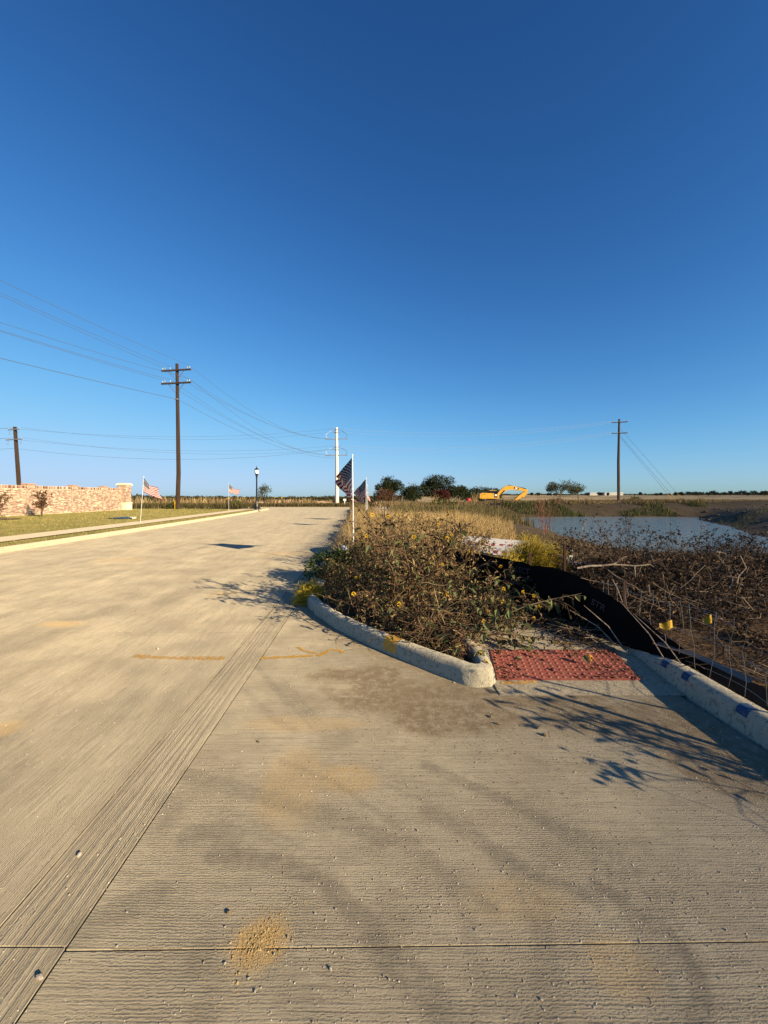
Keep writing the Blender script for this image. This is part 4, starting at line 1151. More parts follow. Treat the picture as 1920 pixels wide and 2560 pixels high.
def flower_head(parent, p, d, R, mat_p, n=13, name='flower'):
    d = unit(np.array(d, float)); a = unit(np.cross(d, [.3, .2, .9])); b = np.cross(d, a)
    th = np.arange(n) * 2 * PI / n + rng.uniform(-.15, .15, n)
    dirs = np.cos(th)[:, None] * a + np.sin(th)[:, None] * b + d * rng.uniform(-.1, .35, (n, 1))
    pet = leafs(np.array(p) + dirs * R * .3, dirs, R * rng.uniform(.7, 1.0, n), R * .42, 0, .15, .2)
    disc = lumps(np.array([p]) + d * .006, R * .38, .8, .08)
    return ob(name, [pet, (disc[0], disc[1], 1)], [mat_p, M['disc']], parent=parent, loc=p)
def seed_heads(P, r):
    return lumps(P, r, .85, .12)

def sunflower(base, h, spread, n_main, n_sub, n_leaf, label, seed, flowers=0, lean=(0, 0), leafmat='sunleaf', leafL=.06, heads=.35, r0=.008, stemmat='stem', n_big=0, droop=.12, sub_len=.4, group='withering sunflower plants in the bed', cat='sunflower plant', name='sunflower_plant', headmat='disc', low=.25):
    base = (base[0], base[1], max(zt(base[0], base[1]), walk_z(base[1]) if base[0] > .9 and base[1] > 3.4 and base[0] < 2.2 else -1))
    t = thing(name, base, label, cat, group)
    PL, RR, TP, r_ = branches(base, h, spread, n_main, n_sub, lean, seed, r0=r0, droop=droop, sub_len=sub_len, low=low)
    ob('stems', [tubes(PL, RR, 3)], M[stemmat], parent=t)
    n_leaf = int(n_leaf * .82)
    if n_leaf:
        P, D = leafpts(PL, n_leaf, r_)
        ob('leaves', [leafs(P, D, leafL * r_.lognormal(0, .35, n_leaf).clip(.4, 2.2), leafL * .55 * r_.uniform(.5, 1.2, n_leaf), 0, .5, .35)], M[leafmat], parent=t, kind='stuff')
    if n_big:
        P, D = leafpts(PL, n_big, r_, .35)
        D = D * np.array([1, 1, .5]) + np.array([.15, -.35, -.15])
        mes = []
        for i in range(6):
            one = leafs(np.zeros((1, 3)), np.array([[1.0, 0, -.15 * i / 5]]), 1.0, .72, 0, .25 + .08 * i, .25 + .05 * i)
            me = make_mesh('leaf', [one]); me.materials.append(M['greenleaf']); mes.append(me)
        for i in range(n_big):
            o = bpy.data.objects.new('leaf', mes[i % 6]); COL.objects.link(o); o.parent = t
            o.location = P[i] - np.array(base)
            L = leafL * r_.uniform(1.0, 1.9)
            o.rotation_euler = (r_.uniform(-.7, .7), r_.uniform(-.1, .9), math.atan2(D[i][1], D[i][0])); o.scale = (L, L, L)
    if heads:
        k = r_.random(len(TP)) < heads
        if k.any(): ob('seed_heads', [seed_heads(TP[k], r_.uniform(.010, .019, k.sum()))], M[headmat], parent=t, kind='stuff')
    idx = r_.permutation(len(TP))
    cand = sorted(idx[: max(flowers * 4, 1)], key=lambda i: TP[i][1] - .8 * TP[i][2])[:(flowers * 5 + 1) // 6]
    for i in cand:
        flower_head(t, TP[i] + (0, 0, .01), (r_.uniform(-.4, .8), -1, r_.uniform(-.1, .8)), r_.uniform(.017, .026), M['petal'])
    return t

# the sprawling bed of sunflowers between the kerb and the fence
sunflower((.28, 4.75), 1.28, .62, 13, 15, 900, 'large withering sunflower bush with a thick stem in the middle of the bed', 21, 9, leafL=.055, r0=.016, n_big=34, sub_len=.5)
sunflower((.80, 4.45), .62, .75, 12, 12, 600, 'low sunflower sprawling over the sidewalk toward the red plate', 22, 6, lean=(.55, -.25), leafL=.05, n_big=70, droop=.22)
sunflower((1.12, 5.0), .60, .8, 12, 13, 650, 'green leaved sunflower leaning right in front of the black fence', 23, 7, lean=(.35, -.1), leafL=.055, n_big=80, droop=.18)
sunflower((-.05, 5.6), .6, .5, 11, 12, 650, 'brown bushy sunflower behind the left kerb curve', 24, 5, leafL=.045, n_big=18)
sunflower((-.05, 4.75), .58, .5, 9, 10, 420, 'short dried sunflower right at the curved kerb', 25, 3, leafL=.04, droop=.2)
sunflower((.42, 4.1), .42, .45, 9, 9, 330, 'knee high sunflower tangle behind the kerb corner', 26, 2, lean=(.1, .1), leafL=.042, n_big=14, droop=.2)
sunflower((.95, 6.1), .92, .7, 12, 14, 750, 'tall dry sunflower right of the big bush, behind the sidewalk', 27, 5, leafL=.048, leafmat='tanleaf')
sunflower((.2, 6.3), 1.12, .7, 12, 14, 800, 'tall tan sunflower directly behind the big bush', 28, 4, leafL=.048, leafmat='tanleaf')
sunflower((-.42, 7.0), .85, .5, 10, 12, 560, 'reddish brown sunflower beside the dark green vine', 29, 2, leafL=.045)
sunflower((1.5, 6.9), .78, .65, 10, 12, 520, 'dry low sunflower left of the fallen barricade boards', 30, 3, leafL=.045)
sunflower((-.1, 8.2), 1.08, .7, 12, 14, 700, 'tall straw coloured sunflower at the back of the bed behind the near flag', 31, 3, leafL=.05, leafmat='tanleaf')
sunflower((.9, 8.1), 1.14, .75, 12, 15, 800, 'tallest dry sunflower at the back of the bed', 32, 3, leafL=.05, leafmat='tanleaf')
sunflower((1.75, 8.6), .85, .6, 10, 12, 450, 'thin dry sunflower at the back right of the bed', 33, 1, leafL=.045, leafmat='tanleaf')
sunflower((1.62, 5.05), .5, .6, 9, 11, 380, 'low leafy sunflower at the foot of the black fence', 34, 3, lean=(.1, -.15), leafL=.055, n_big=30, droop=.2)
# tangle of litter and stalks under them
def heap(n, region, hmax, L, rr, mat, seed, K=5, flat=.5):
    r_ = np.random.default_rng(seed)
    X = r_.uniform(region[0], region[1], n); Y = r_.uniform(region[2], region[3], n)
    return X, Y, r_
r_ = np.random.default_rng(41)
n = 1700
Y = 3.75 + 5.6 * r_.random(n); X = np.interp(Y, [3.75, 4.6, 6, 9.4], [.45, -.25, -.95, -.75]) + r_.random(n) * np.interp(Y, [3.75, 4.6, 6, 9.4], [.35, 1.45, 2.6, 2.6])
Z = terrain(X, Y) + r_.random(n) ** 1.6 * .32
D = np.stack([r_.normal(0, 1, n), r_.normal(0, 1, n), r_.normal(.15, .45, n)], -1); D = unit(D) * r_.uniform(.08, .42, n)[:, None]
B = np.stack([np.stack([X, Y, Z], -1) + D * s + r_.normal(0, .012, (n, 3)) for s in (0, .33, .66, 1)], 1)
B[..., 2] = np.maximum(B[..., 2], .09)
ob('weed_litter', [tubes(B, r_.uniform(.0012, .0036, n), 3)], M['stem'], kind='stuff', label='tangle of broken stalks on the ground of the weed bed', cat='undergrowth')
n = 7000
Y = 3.72 + 5.9 * r_.random(n); X = np.interp(Y, [3.72, 4.6, 6, 9.6], [.42, -.3, -.98, -.8]) + r_.random(n) * np.interp(Y, [3.72, 4.6, 6, 9.6], [.45, 1.5, 2.7, 2.9])
P = np.stack([X, Y, terrain(X, Y) + r_.random(n) ** 1.5 * .5 * sstep(3.7, 5, Y) + .01], -1)
ob('leaf_litter', [leafs(P, r_.normal(0, 1, (n, 3)), r_.uniform(.018, .05, n), r_.uniform(.012, .028, n), 0, .6, .5)], M['sunleaf'], kind='stuff', label='withered leaves filling the low weed bed', cat='undergrowth')

# vine, broomweed, small accents
def bush(base, rad, h, n, label, mat, L, seed, cat='bush', name='bush', group=None, twig='stem', W=.6, nt=40):
    r_ = np.random.default_rng(seed)
    bz = zt(*base); t = thing(name, (base[0], base[1], bz), label, cat, group)
    th = r_.uniform(0, 2 * PI, n); ph = np.arccos(r_.uniform(0, 1, n)); rr = r_.random(n) ** .4
    P = np.stack([base[0] + rad * rr * np.sin(ph) * np.cos(th), base[1] + rad * rr * np.sin(ph) * np.sin(th), bz + .03 + h * rr * np.cos(ph) * (.75 + .5 * vnoise(th * 2, ph * 3 + seed))], -1)
    D = P - np.array([base[0], base[1], bz]) + r_.normal(0, .35 * rad, (n, 3))
    ob('foliage', [leafs(P, D, L * r_.uniform(.6, 1.3, n), L * W * r_.uniform(.6, 1.2, n), 0, .3, .3)], M[mat], parent=t, kind='stuff')
    q = P[r_.integers(0, n, nt)]; b0 = np.array([base[0], base[1], bz])
    B = np.stack([b0 + (q - b0) * s + r_.normal(0, .02 * rad, (nt, 3)) * (s > 0) + np.array([0, 0, .08 * h * math.sin(PI * s)]) for s in (0, .35, .7, 1)], 1)
    ob('twigs', [tubes(B, np.array([.006, .004, .003, .0015]) * (1 + rad * .3), 3)], M[twig], parent=t, kind='stuff')
    return t
bush((-.98, 7.35), .50, .52, 1500, 'dark green leafy vine at the foot of the near flag', 'vine', .055, 51)
bush((-.62, 7.2), .5, .55, 1500, 'dark green vine clump right of the flag pole foot', 'vine', .055, 52)
def broom(base, rad, h, n, label, seed):
    r_ = np.random.default_rng(seed)
    bz = zt(*base); t = thing('broomweed', (base[0], base[1], bz), label, 'bush')
    b0 = np.array([base[0], base[1], bz])
    nb = n // 14
    th = r_.uniform(0, 2 * PI, nb); ph = np.arccos(r_.uniform(.12, 1, nb)); rr = .75 + .3 * r_.random(nb)
    E = b0 + np.stack([rad * rr * np.sin(ph) * np.cos(th), rad * rr * np.sin(ph) * np.sin(th), h * rr * np.cos(ph)], -1)
    B = np.stack([b0 + (E - b0) * s + r_.normal(0, .03 * rad, (nb, 3)) * s + np.array([0, 0, .1 * h * math.sin(PI * s)]) for s in (0, .4, .75, 1)], 1)
    ob('twigs', [tubes(B, np.array([.004, .003, .002, .001]), 3)], M['stem'], parent=t, kind='stuff')
    i = r_.integers(0, nb, n); s = r_.uniform(.45, 1.05, n)[:, None]
    P = b0 + (E[i] - b0) * s + r_.normal(0, .055 * rad, (n, 3)) + np.array([0, 0, .08 * h]) * np.sin(PI * s)
    P[:, 2] = np.maximum(P[:, 2], bz + .01)
    D = unit(E[i] - b0) + r_.normal(0, .5, (n, 3))
    ob('sprays', [leafs(P, D, r_.uniform(.02, .05, n), r_.uniform(.005, .012, n), 0, .1, .2)], M['broom'], parent=t, kind='stuff')
broom((-1.10, 6.02), .30, .40, 6500, 'low yellow green broomweed at the tip of the curved kerb', 61)
broom((2.62, 7.2), .46, .80, 11000, 'large yellow green broomweed beside the fallen barricade', 62)
broom((2.02, 6.45), .28, .66, 5000, 'smaller yellow broomweed standing against the black fence', 63)
broom((3.15, 7.4), .34, .6, 4500, 'yellow broomweed tuft right of the fallen barricade', 64)
def shrub(base, h, sp, nm, ns, mat, label, seed, r0=.006, cat='bush', leaf=0, leafmat='redleaf', leafL=.05, group=None, name='shrub', droop=.02, sub_len=.4):
    bz = zt(*base) if base[0] > -12 else float(lawn_z(base[0], base[1])); t = thing(name, (base[0], base[1], bz), label, cat, group)
    PL, RR, TP, r_ = branches((base[0], base[1], bz), h, sp, nm, ns, seed=seed, droop=droop, r0=r0, sub_len=sub_len)
    ob('twigs', [tubes(PL, RR, 3)], M[mat], parent=t)
    if leaf:
        P, D = leafpts(PL, leaf, r_)
        ob('leaves', [leafs(P, D, leafL, leafL * .5, 0, .3, .3)], M[leafmat], parent=t, kind='stuff')
    return t
shrub((6.3, 15.6), 1.5, .8, 14, 12, 'redtwig', 'sparse reddish twiggy shrub on the pond shore', 71, r0=.007)
shrub((-.55, 6.15), .3, .4, 10, 8, 'redtwig', 'low red stemmed weed beside the yellow broomweed on the kerb', 72, r0=.003, leaf=150, leafL=.03)
shrub((.83, 3.72), .36, .14, 3, 5, 'redtwig', 'small reddish sprig growing inside the kerb hook', 73, r0=.003)
shrub((-23.2, 24.0), 1.75, .9, 7, 12, 'stem', 'sparse young crape myrtle at the left edge before the brick wall', 74, r0=.02, leaf=700, leafmat='rustleaf', leafL=.10, name='young_tree', cat='young tree', sub_len=.7)
bush((-23.3, 24.1), .5, .55, 350, 'round dark bush at the foot of the crape myrtle by the wall', 'weedgreen', .09, 75)
shrub((-23.6, 27.6), 2.0, .75, 6, 12, 'stem', 'slender bare sapling with few leaves in front of the brick wall', 76, r0=.018, leaf=420, leafmat='rustleaf', leafL=.13, name='young_tree', cat='young tree', sub_len=.7)

# ------------------------------------------------------------------ dry golden grass and field weeds (uncountable)
def scatter(n, ymin, ymax, fx0, fx1, powr=1.0, cond=None):
    """points on the ground between two lines of sight, thinner with distance"""
    y = ymin + (ymax - ymin) * rng.random(n) ** powr
    x = fx0(y) + (fx1(y) - fx0(y)) * rng.random(n)
    k = np.ones(n, bool) if cond is None else cond(x, y)
    x, y = x[k], y[k]
    return np.stack([x, y, terrain(x, y) - .01], -1)
POLY_D = lambda x, y: np.where(inside(x, y, POND), -1, 1) * dist_poly(x, y, POND, True)
P = scatter(34000, 8.6, 24, lambda y: Rc(y) - .70, lambda y: np.full_like(y, 11.0), 1.1, lambda x, y: (POLY_D(x, y) > .25) & (x < np.where(y < 20, .31 * y + .2, .27 * y + .5)) & (fbm(x, y, .9, 3) > .33 - .1 * (y > 10)))
hh = rng.uniform(.35, .85, len(P)) * (.75 + .5 * fbm(P[:, 0], P[:, 1], .7, 2))
hh = hh * (1 - .45 * sstep(.17, .32, P[:, 0] / P[:, 1]))
ob('dry_grass', [blades(P, hh, .004 + P[:, 1] * .00055 * rng.uniform(.5, 1.3, len(P)), .75)], M['drygrass'], kind='stuff', label='golden dry grass hummock behind the sunflower bed', cat='grass')
P = scatter(5200, 5.0, 9.5, lambda y: Rc(y) - .68, lambda y: 2.1 + 0 * y, 1.0, lambda x, y: (x - Rc(y) > -.72) & (y > ycurve(np.clip(x, -1.17, .775)) + .3))
ob('bed_grass', [blades(P, rng.uniform(.12, .55, len(P)), rng.uniform(.003, .008, len(P)), .9)], m_island('bed_grass', [(0, (.06, .04, .022)), (.5, (.16, .11, .05)), (.85, (.34, .24, .11)), (1, (.46, .35, .18))], .85, .1), kind='stuff', label='thin dry grass between the sunflowers', cat='grass')
# verge beyond the flag: weeds leaning over the kerb
P = scatter(7000, 9, 46, lambda y: Rc(y) - .82, lambda y: Rc(y) + 1.2, 1.5)
ob('verge_weeds', [blades(P, rng.uniform(.2, .8, len(P)), .003 + P[:, 1] * .0006, .6)], M['weedbrown'], kind='stuff', label='mixed brown weeds along the kerb beyond the near flag', cat='weeds')
# pond shores and far banks
P = scatter(7000, 39.5, 43.2, lambda y: .1 * y, lambda y: .62 * y + 8, 1.0, lambda x, y: (POLY_D(x, y) > .15) & (fbm(x, y, .35, 3) > .44))
ob('bank_weeds', [blades(P, rng.uniform(.15, .6, len(P)), P[:, 1] * .0013 * rng.uniform(.5, 1.3, len(P)), .6)], M['weedgreen'], kind='stuff', label='green weeds along the far bank of the pond', cat='weeds')
P = scatter(5000, 12, 32, lambda y: np.full_like(y, 15.0), lambda y: np.full_like(y, 34.0), 1.0, lambda x, y: (POLY_D(x, y) > .1) & (POLY_D(x, y) < 4.5) & (fbm(x, y, .3, 3) > .5))
ob('shore_weeds', [blades(P, rng.uniform(.1, .35, len(P)), rng.uniform(.015, .04, len(P)), .8)], M['weedgreen'], kind='stuff', label='green weeds at the right end of the pond', cat='weeds')
P = scatter(42000, 48, 125, lambda y: np.where(y < 58, 1.0 + 0 * y, -.02 * y), lambda y: 1.0 * y + 6, 1.4, lambda x, y: fbm(x, y, .12, 3) + .12 * rng.random(len(x)) > .40)
ob('field_weeds', [blades(P, rng.uniform(.3, 1.0, len(P)) * (1 - .35 * sstep(80, 120, P[:, 1])), P[:, 1] * .0016 * rng.uniform(.5, 1.3, len(P)), .5)], M['weedbrown'], kind='stuff', label='brown field weeds between the pond and the trees', cat='weeds')
P = scatter(9000, 22, 46, lambda y: .02 * y, lambda y: np.full_like(y, 13.0), 1.2, lambda x, y: (POLY_D(x, y) > .4) & (fbm(x, y, .25, 3) > .36))
ob('meadow_weeds', [blades(P, rng.uniform(.25, .8, len(P)), P[:, 1] * .0011 * rng.uniform(.5, 1.4, len(P)), .5)], m_island('meadow_weeds', [(0, (.07, .055, .025)), (.4, (.17, .125, .06)), (.7, (.10, .105, .035)), (1, (.33, .25, .12))], .9, .1), kind='stuff', label='brown and green weeds on the rise left of the pond', cat='weeds')
P = scatter(12000, 43, 50, lambda y: .1 * y, lambda y: .62 * y + 8, 1.0, lambda x, y: fbm(x, y, .35, 3) > .42)
ob('berm_weeds', [blades(P, rng.uniform(.15, .6, len(P)), P[:, 1] * .0012 * rng.uniform(.5, 1.3, len(P)), .7)], M['weedbrown'], kind='stuff', label='dead brown weeds on the berm behind the pond', cat='weeds')
P = scatter(7000, 7.4, 14.0, lambda y: .33 * y - .3, lambda y: np.full_like(y, 13.0), 1.0, lambda x, y: (POLY_D(x, y) > .2) & (fbm(x, y, .6, 3) > .36))
ob('pond_edge_weeds', [blades(P, rng.uniform(.06, .3, len(P)), rng.uniform(.006, .014, len(P)), .9)], m_island('pond_edge_weeds', [(0, (.06, .04, .022)), (.5, (.17, .115, .055)), (1, (.34, .25, .12))], .9, .1), kind='stuff', label='brown weeds on the near shore of the pond', cat='weeds')
cn = 1500
cx_ = rng.uniform(9, 46, cn); cy_ = rng.uniform(13, 48, cn); kk = ((POLY_D(cx_, cy_) > .2) & (((cy_ > 41) & (cy_ < 48)) | (cx_ > 19))); cx_, cy_ = cx_[kk], cy_[kk]
ob('dirt_clods', [lumps(np.stack([cx_, cy_, terrain(cx_, cy_) + .03], -1), rng.lognormal(-2.7, .5, len(cx_)).clip(.03, .22), .5, .28)], m_island('dirt_clods', [(0, (.07, .055, .04)), (.7, (.125, .098, .07)), (1, (.20, .165, .12))], .95), kind='stuff', label='lumps of turned dark soil round the pond', cat='soil')
# left of the street: tall weeds behind the lawn, low weeds beyond the cross street
P = scatter(30000, 44.6, 66, lambda y: np.full_like(y, -52.0), lambda y: np.where(y < 47, -13.8, np.where(y < 58, -17.5, -1.0)) - 0 * y, 1.2, lambda x, y: (y > 58) | ((y < 46.6) & (x < -14.2)) | (x < -69))
ob('tall_weeds', [blades(P, np.where(P[:, 1] < 48, rng.uniform(.25, .95, len(P)), rng.uniform(.2, .6, len(P))), P[:, 1] * .0013 * rng.uniform(.5, 1.3, len(P)), .4)], m_island('tall_weeds', [(0, (.03, .026, .012)), (.35, (.07, .052, .025)), (.65, (.055, .062, .02)), (.88, (.12, .095, .04)), (1, (.22, .17, .075))], .9, .1), kind='stuff', label='tall brown and olive weeds behind the left lawn', cat='weeds')
P = scatter(24000, 66, 190, lambda y: -.75 * y, lambda y: -.0 * y, 1.3, lambda x, y: fbm(x, y, .06, 3) > .36)
ob('low_weeds', [blades(P, rng.uniform(.2, .7, len(P)), P[:, 1] * .0018 * rng.uniform(.5, 1.3, len(P)), .4)], M['weedbrown'], kind='stuff', label='low brown weeds on the sloping field beyond the cross street', cat='weeds')

# ------------------------------------------------------------------ dead brush right of the fence
r_ = np.random.default_rng(81)
def brush_h(x, y): return (.06 + .47 * sstep(3.9, 5.4, y) * sstep(2.3, 3.4, x) * (1 - .93 * sstep(6.0, 8.8, y))) * (.55 + .9 * fbm(x, y, .8, 2))
n = 8200
Y = 3.3 + 6.3 * r_.random(n) ** .85; X = 2.65 + (np.minimum(1.08 * Y + .6, 10.5) - 2.65) * r_.random(n); X = np.where((Y < 5.6) & (X < 2.75), 3.0 + r_.random(n), X)
k = (X - 2.35 > .25 * (Y - 4.2)) & (fbm(X, Y, 1.3, 2) > np.where(Y < 4.4, .56, .30)); X, Y = X[k], Y[k]; n = len(X)
Z = terrain(X, Y) + r_.random(n) ** 1.2 * brush_h(X, Y) + .01
D = unit(np.stack([r_.normal(.2, 1, n), r_.normal(0, 1, n), r_.normal(.10, .4, n)], -1)) * r_.uniform(.10, .65, n)[:, None]
B = np.stack([np.stack([X, Y, Z], -1) + D * s + r_.normal(0, .025, (n, 3)) * (s > 0) + np.array([0, 0, -.05 * s * s]) for s in (0, .3, .65, 1)], 1)
B[..., 2] = np.maximum(B[..., 2], (terrain(B[..., 0], B[..., 1]) + .01))
ob('dead_brush', [tubes(B, r_.uniform(.0009, .0030, n) * (1 + .9 * (r_.random(n) > .93)), 3)], M['deadstem'], kind='stuff', label='dark heap of dead brush between the fence and the pond', cat='brush')
n = 26000
Y = 3.9 + 5.9 * r_.random(n) ** .85; X = 2.55 + (np.minimum(1.08 * Y + .6, 10.5) - 2.55) * r_.random(n)
k = (X - 2.35 > .25 * (Y - 4.2)) & (fbm(X, Y, 1.3, 2) > np.where(Y < 4.5, .60, .33)); X, Y = X[k], Y[k]; n = len(X)
P = np.stack([X, Y, terrain(X, Y) + r_.random(n) ** .9 * brush_h(X, Y) * .95 + .01], -1)
ob('dead_leaves', [leafs(P, r_.normal(0, 1, (n, 3)), r_.uniform(.02, .06, n), r_.uniform(.012, .034, n), 0, .7, .6)], M['brushleaf'], kind='stuff', label='curled dead leaves caught in the dark brush', cat='leaf litter')
n = 2600
X = 2.62 + 1.9 * r_.random(n); Y = 2.6 + 1.9 * r_.random(n)
P = np.stack([X, Y, terrain(X, Y) + .004], -1)
D = np.stack([r_.normal(0, 1, n), r_.normal(0, 1, n), r_.uniform(0, .2, n)], -1)
ob('straw_litter', [leafs(P, D, r_.uniform(.03, .11, n), r_.uniform(.002, .005, n), 0, .1, .1)], m_island('straw', [(0, (.10, .06, .03)), (.6, (.22, .13, .06)), (1, (.42, .30, .15))], .9), kind='stuff', label='straw litter on the brown soil behind the right kerb', cat='litter')
spots = [(3.15, 6.4, .85), (3.45, 6.5, 1.02), (2.85, 6.6, .75), (3.9, 6.5, 1.0), (4.25, 6.6, .95), (3.75, 5.8, .75), (4.7, 6.4, .8), (5.3, 6.7, .78), (5.7, 6.5, .72), (6.2, 6.8, .78), (4.5, 5.7, .66), (5.2, 5.9, .66), (5.75, 6.2, .72)]
names = ['leftmost dead sunflower stalk against the water beside the broomweed', 'tallest dead sunflower with dark seed heads against the water', 'short dead sunflower between fence and pond', 'dead sunflower with many seed heads before the middle of the pond', 'dead sunflower behind the pale lying branches', 'dead sunflower in front of the brush heap', 'dead sunflower rising from the middle of the brush heap', 'dead sunflower with drooping heads right of the pond centre', 'dead sunflower near the right part of the brush heap', 'rearmost dead sunflower at the right end of the pond', 'low dead sunflower among the brush behind the yellow flags', 'broken dead sunflower deep in the right brush', 'rightmost dead sunflower at the edge of the view']
for i, ((x, y, h), lb) in enumerate(zip(spots, names)):
    sunflower((x, y), h * 1.05, .40, 6, 10, 130, lb, 100 + i, 0, leafmat='deadleaf', leafL=.04, heads=.75, r0=.007, stemmat='deadstem', group='dead sunflower stalks by the pond', cat='dead sunflower', name='dead_sunflower', droop=.05, sub_len=.38, low=.4)
# bleached branches lying on the brush
brs = [((1440, 1416), (1560, 1411), (1640, 1418), .014, 'long bleached branch lying level behind the black fence'), ((1770, 1452), (1800, 1410), (1832, 1378), .012, 'pale forked branch standing in the brush near the pond'), ((1850, 1500), (1905, 1488), (1935, 1508), .012, 'pale arched branch at the right edge of the brush'), ((1600, 1512), (1650, 1505), (1690, 1470), .010, 'bleached crooked branch right of the rusty post'), ((1822, 1530), (1826, 1470), (1845, 1430), .009, 'thin upright pale twig in the right brush'), ((1520, 1425), (1590, 1470), (1650, 1500), .008, 'thin grey branch sloping down through the brush'), ((1715, 1470), (1770, 1480), (1830, 1492), .008, 'thin pale branch curving across the middle of the brush')]
for a, b, c_, r, lb in brs:
    pts = []
    for (px, py), dd in zip((a, b, c_), (5.6, 5.5, 5.4)):
        dd = 5.0 if py > 1460 else dd
        pts.append(((px - CX) * dd / FPX, dd, EYE - (py - HY) * dd / FPX))
    pts = np.array(pts); pp = []
    for s in np.linspace(0, 1, 9):
        pp.append(pts[0] * (1 - s) ** 2 + 2 * s * (1 - s) * (2 * pts[1] - .5 * (pts[0] + pts[2])) + pts[2] * s * s + rng.normal(0, .012, 3))
    pp = np.array(pp)
    t = thing('dead_branch', pp[0], lb, 'branch', 'bleached branches on the brush')
    ob('limb', [tubes(pp, np.linspace(r, r * .45, 9), 6)], M['palestem'], parent=t)
    for j in (3, 5, 6):
        B = curve_branch(pp[j], pp[j] - pp[j - 1] + rng.normal(0, .08, 3), .22, 5, .5, 0)
        ob('twig', [tubes(B, np.linspace(r * .5, r * .2, 5), 4)], M['palestem'], parent=t)

# weeds beyond the kerb at the right edge, whose shade falls across the street
for i, (x, y, h, lb) in enumerate([(2.98, 1.62, .78, 'leafy weed behind the right kerb beyond the edge of the view')]):
    sunflower((x, y), h, .27, 7, 10, 210, lb, 140 + i, 0, leafL=.06, heads=.4, r0=.007, group='weeds behind the right kerb', name='leafy_weed', cat='weed')
ob('dead_stalk', rod([(2.95, 2.5, .08), (2.98, 2.3, .4), (3.0, 2.02, .85)], .011, 6), M['deadstem'], loc=(2.95, 2.5, .1), label='single leaning stalk behind the right kerb', cat='stalk')
n = 420
X = 2.30 - np.abs(r_.normal(0, .10, n)); X = 2.415 - np.abs(r_.normal(0, .09, n)); Y = r_.uniform(1.0, 2.3, n)
ob('kerb_debris', [leafs(np.stack([X, Y, np.full(n, .006)], -1), np.stack([r_.normal(0, 1, n), r_.normal(0, 1, n), r_.uniform(0, .3, n)], -1), r_.uniform(.015, .06, n), r_.uniform(.004, .012, n), 0, .2, .3)], M['deadleaf'], kind='stuff', label='leaf debris gathered along the foot of the right kerb', cat='litter')
n = 900
X = .97 + 1.3 * r_.random(n); Y = 3.45 + 1.6 * r_.random(n) ** 1.3
k = (fbm(X, Y, 2.2, 3) + .25 * (X < 1.25) + .3 * (Y > 4.25) * (X > 1.9) > .58); X, Y = X[k], Y[k]; n = len(X)
ob('plate_debris', [leafs(np.stack([X, Y, walk_z(Y) + .016], -1), np.stack([r_.normal(0, 1, n), r_.normal(0, 1, n), r_.uniform(0, .35, n)], -1), r_.uniform(.015, .06, n), r_.uniform(.003, .014, n), 0, .3, .3)], M['deadleaf'], kind='stuff', label='dry leaf crumbs scattered over the red plate and sidewalk', cat='litter')

n = 900
s_ = rng.random(n)
X = np.interp(s_, [0, .5, 1], [1.35, 1.98, 2.36]) - np.abs(rng.normal(0, .14, n)) - .03; Y = np.interp(s_, [0, .5, 1], [5.6, 4.75, 4.02]) + rng.normal(0, .08, n)
B0 = np.stack([X, Y, np.maximum(walk_z(Y), .03) + .01 + rng.random(n) ** 2 * .12], -1); D = unit(np.stack([rng.normal(0, 1, n), rng.normal(0, 1, n), rng.normal(0, .25, n)], -1)) * rng.uniform(.05, .28, n)[:, None]
B = np.stack([B0, B0 + D * .5 + rng.normal(0, .012, (n, 3)), B0 + D], 1); B[..., 2] = np.maximum(B[..., 2], walk_z(B[..., 1]) + .006)
ob('fence_debris', [tubes(B, rng.uniform(.0014, .0034, n), 3)], M['deadstem'], kind='stuff', label='dead stalks drifted against the foot of the black fence', cat='debris')
# ------------------------------------------------------------------ silt fences
def spline(pts, n):
    pts = np.array(pts, float)
    s = np.concatenate([[0], np.cumsum(np.linalg.norm(np.diff(pts[:, :2], axis=0), axis=1))]); u = np.linspace(0, s[-1], n)
    out = np.stack([np.interp(u, s, pts[:, i]) for i in range(pts.shape[1])], -1)
    for _ in range(6): out[1:-1] = .25 * out[:-2] + .5 * out[1:-1] + .25 * out[2:]
    return out
sf = thing('silt_fence', (2.2, 4.9, .1), 'sagging black silt fence with wire mesh between the sidewalk and the brush', 'silt fence')
# x, y, base z, top dx, top dy, top z
FP = [(.95, 7.6, .1, 0, 0, .66), (1.3, 6.3, .1, 0, 0, .70), (1.48, 5.9, .1, 0, 0, .72), (1.80, 5.3, .1, .02, 0, .72), (2.08, 4.72, .1, .03, 0, .72), (2.20, 4.5, .09, .03, 0, .67), (2.31, 4.25, .09, .05, 0, .55), (2.42, 4.0, .09, .04, 0, .44), (2.50, 3.8, .10, .05, 0, .33), (2.60, 3.6, .11, .06, 0, .25), (2.66, 3.42, .11, .09, 0, .17), (2.68, 3.1, .11, .15, 0, .15), (2.70, 2.7, .11, .3, .03, .17), (2.72, 2.2, .11, .42, .05, .20), (2.74, 1.5, .11, .40, .05, .18)]
FS = spline(FP, 150)
def fab(i, v):
    p = FS[i]
    b = np.array([p[0], p[1], p[2]]); t = np.array([p[0] + p[3], p[1] + p[4], p[5]])
    q = b + (t - b) * v
    return q
nv = 14
V = np.array([[fab(i, v) for v in np.linspace(0, 1, nv)] for i in range(len(FS))])
wr = (fbm(V[..., 0] * 3 + V[..., 2] * 2, V[..., 1] * 3, 1.6, 4) - .5)
wr = wr + .6 * (fbm(V[..., 1] * 9 - V[..., 2] * 7, V[..., 2] * 12, 1.0, 3) - .5)
V[..., 0] += wr * .10; V[..., 2] += (wr * .03) * (np.linspace(0, 1, nv)[None] > .1)
idx = np.arange(len(FS) * nv).reshape(len(FS), nv)
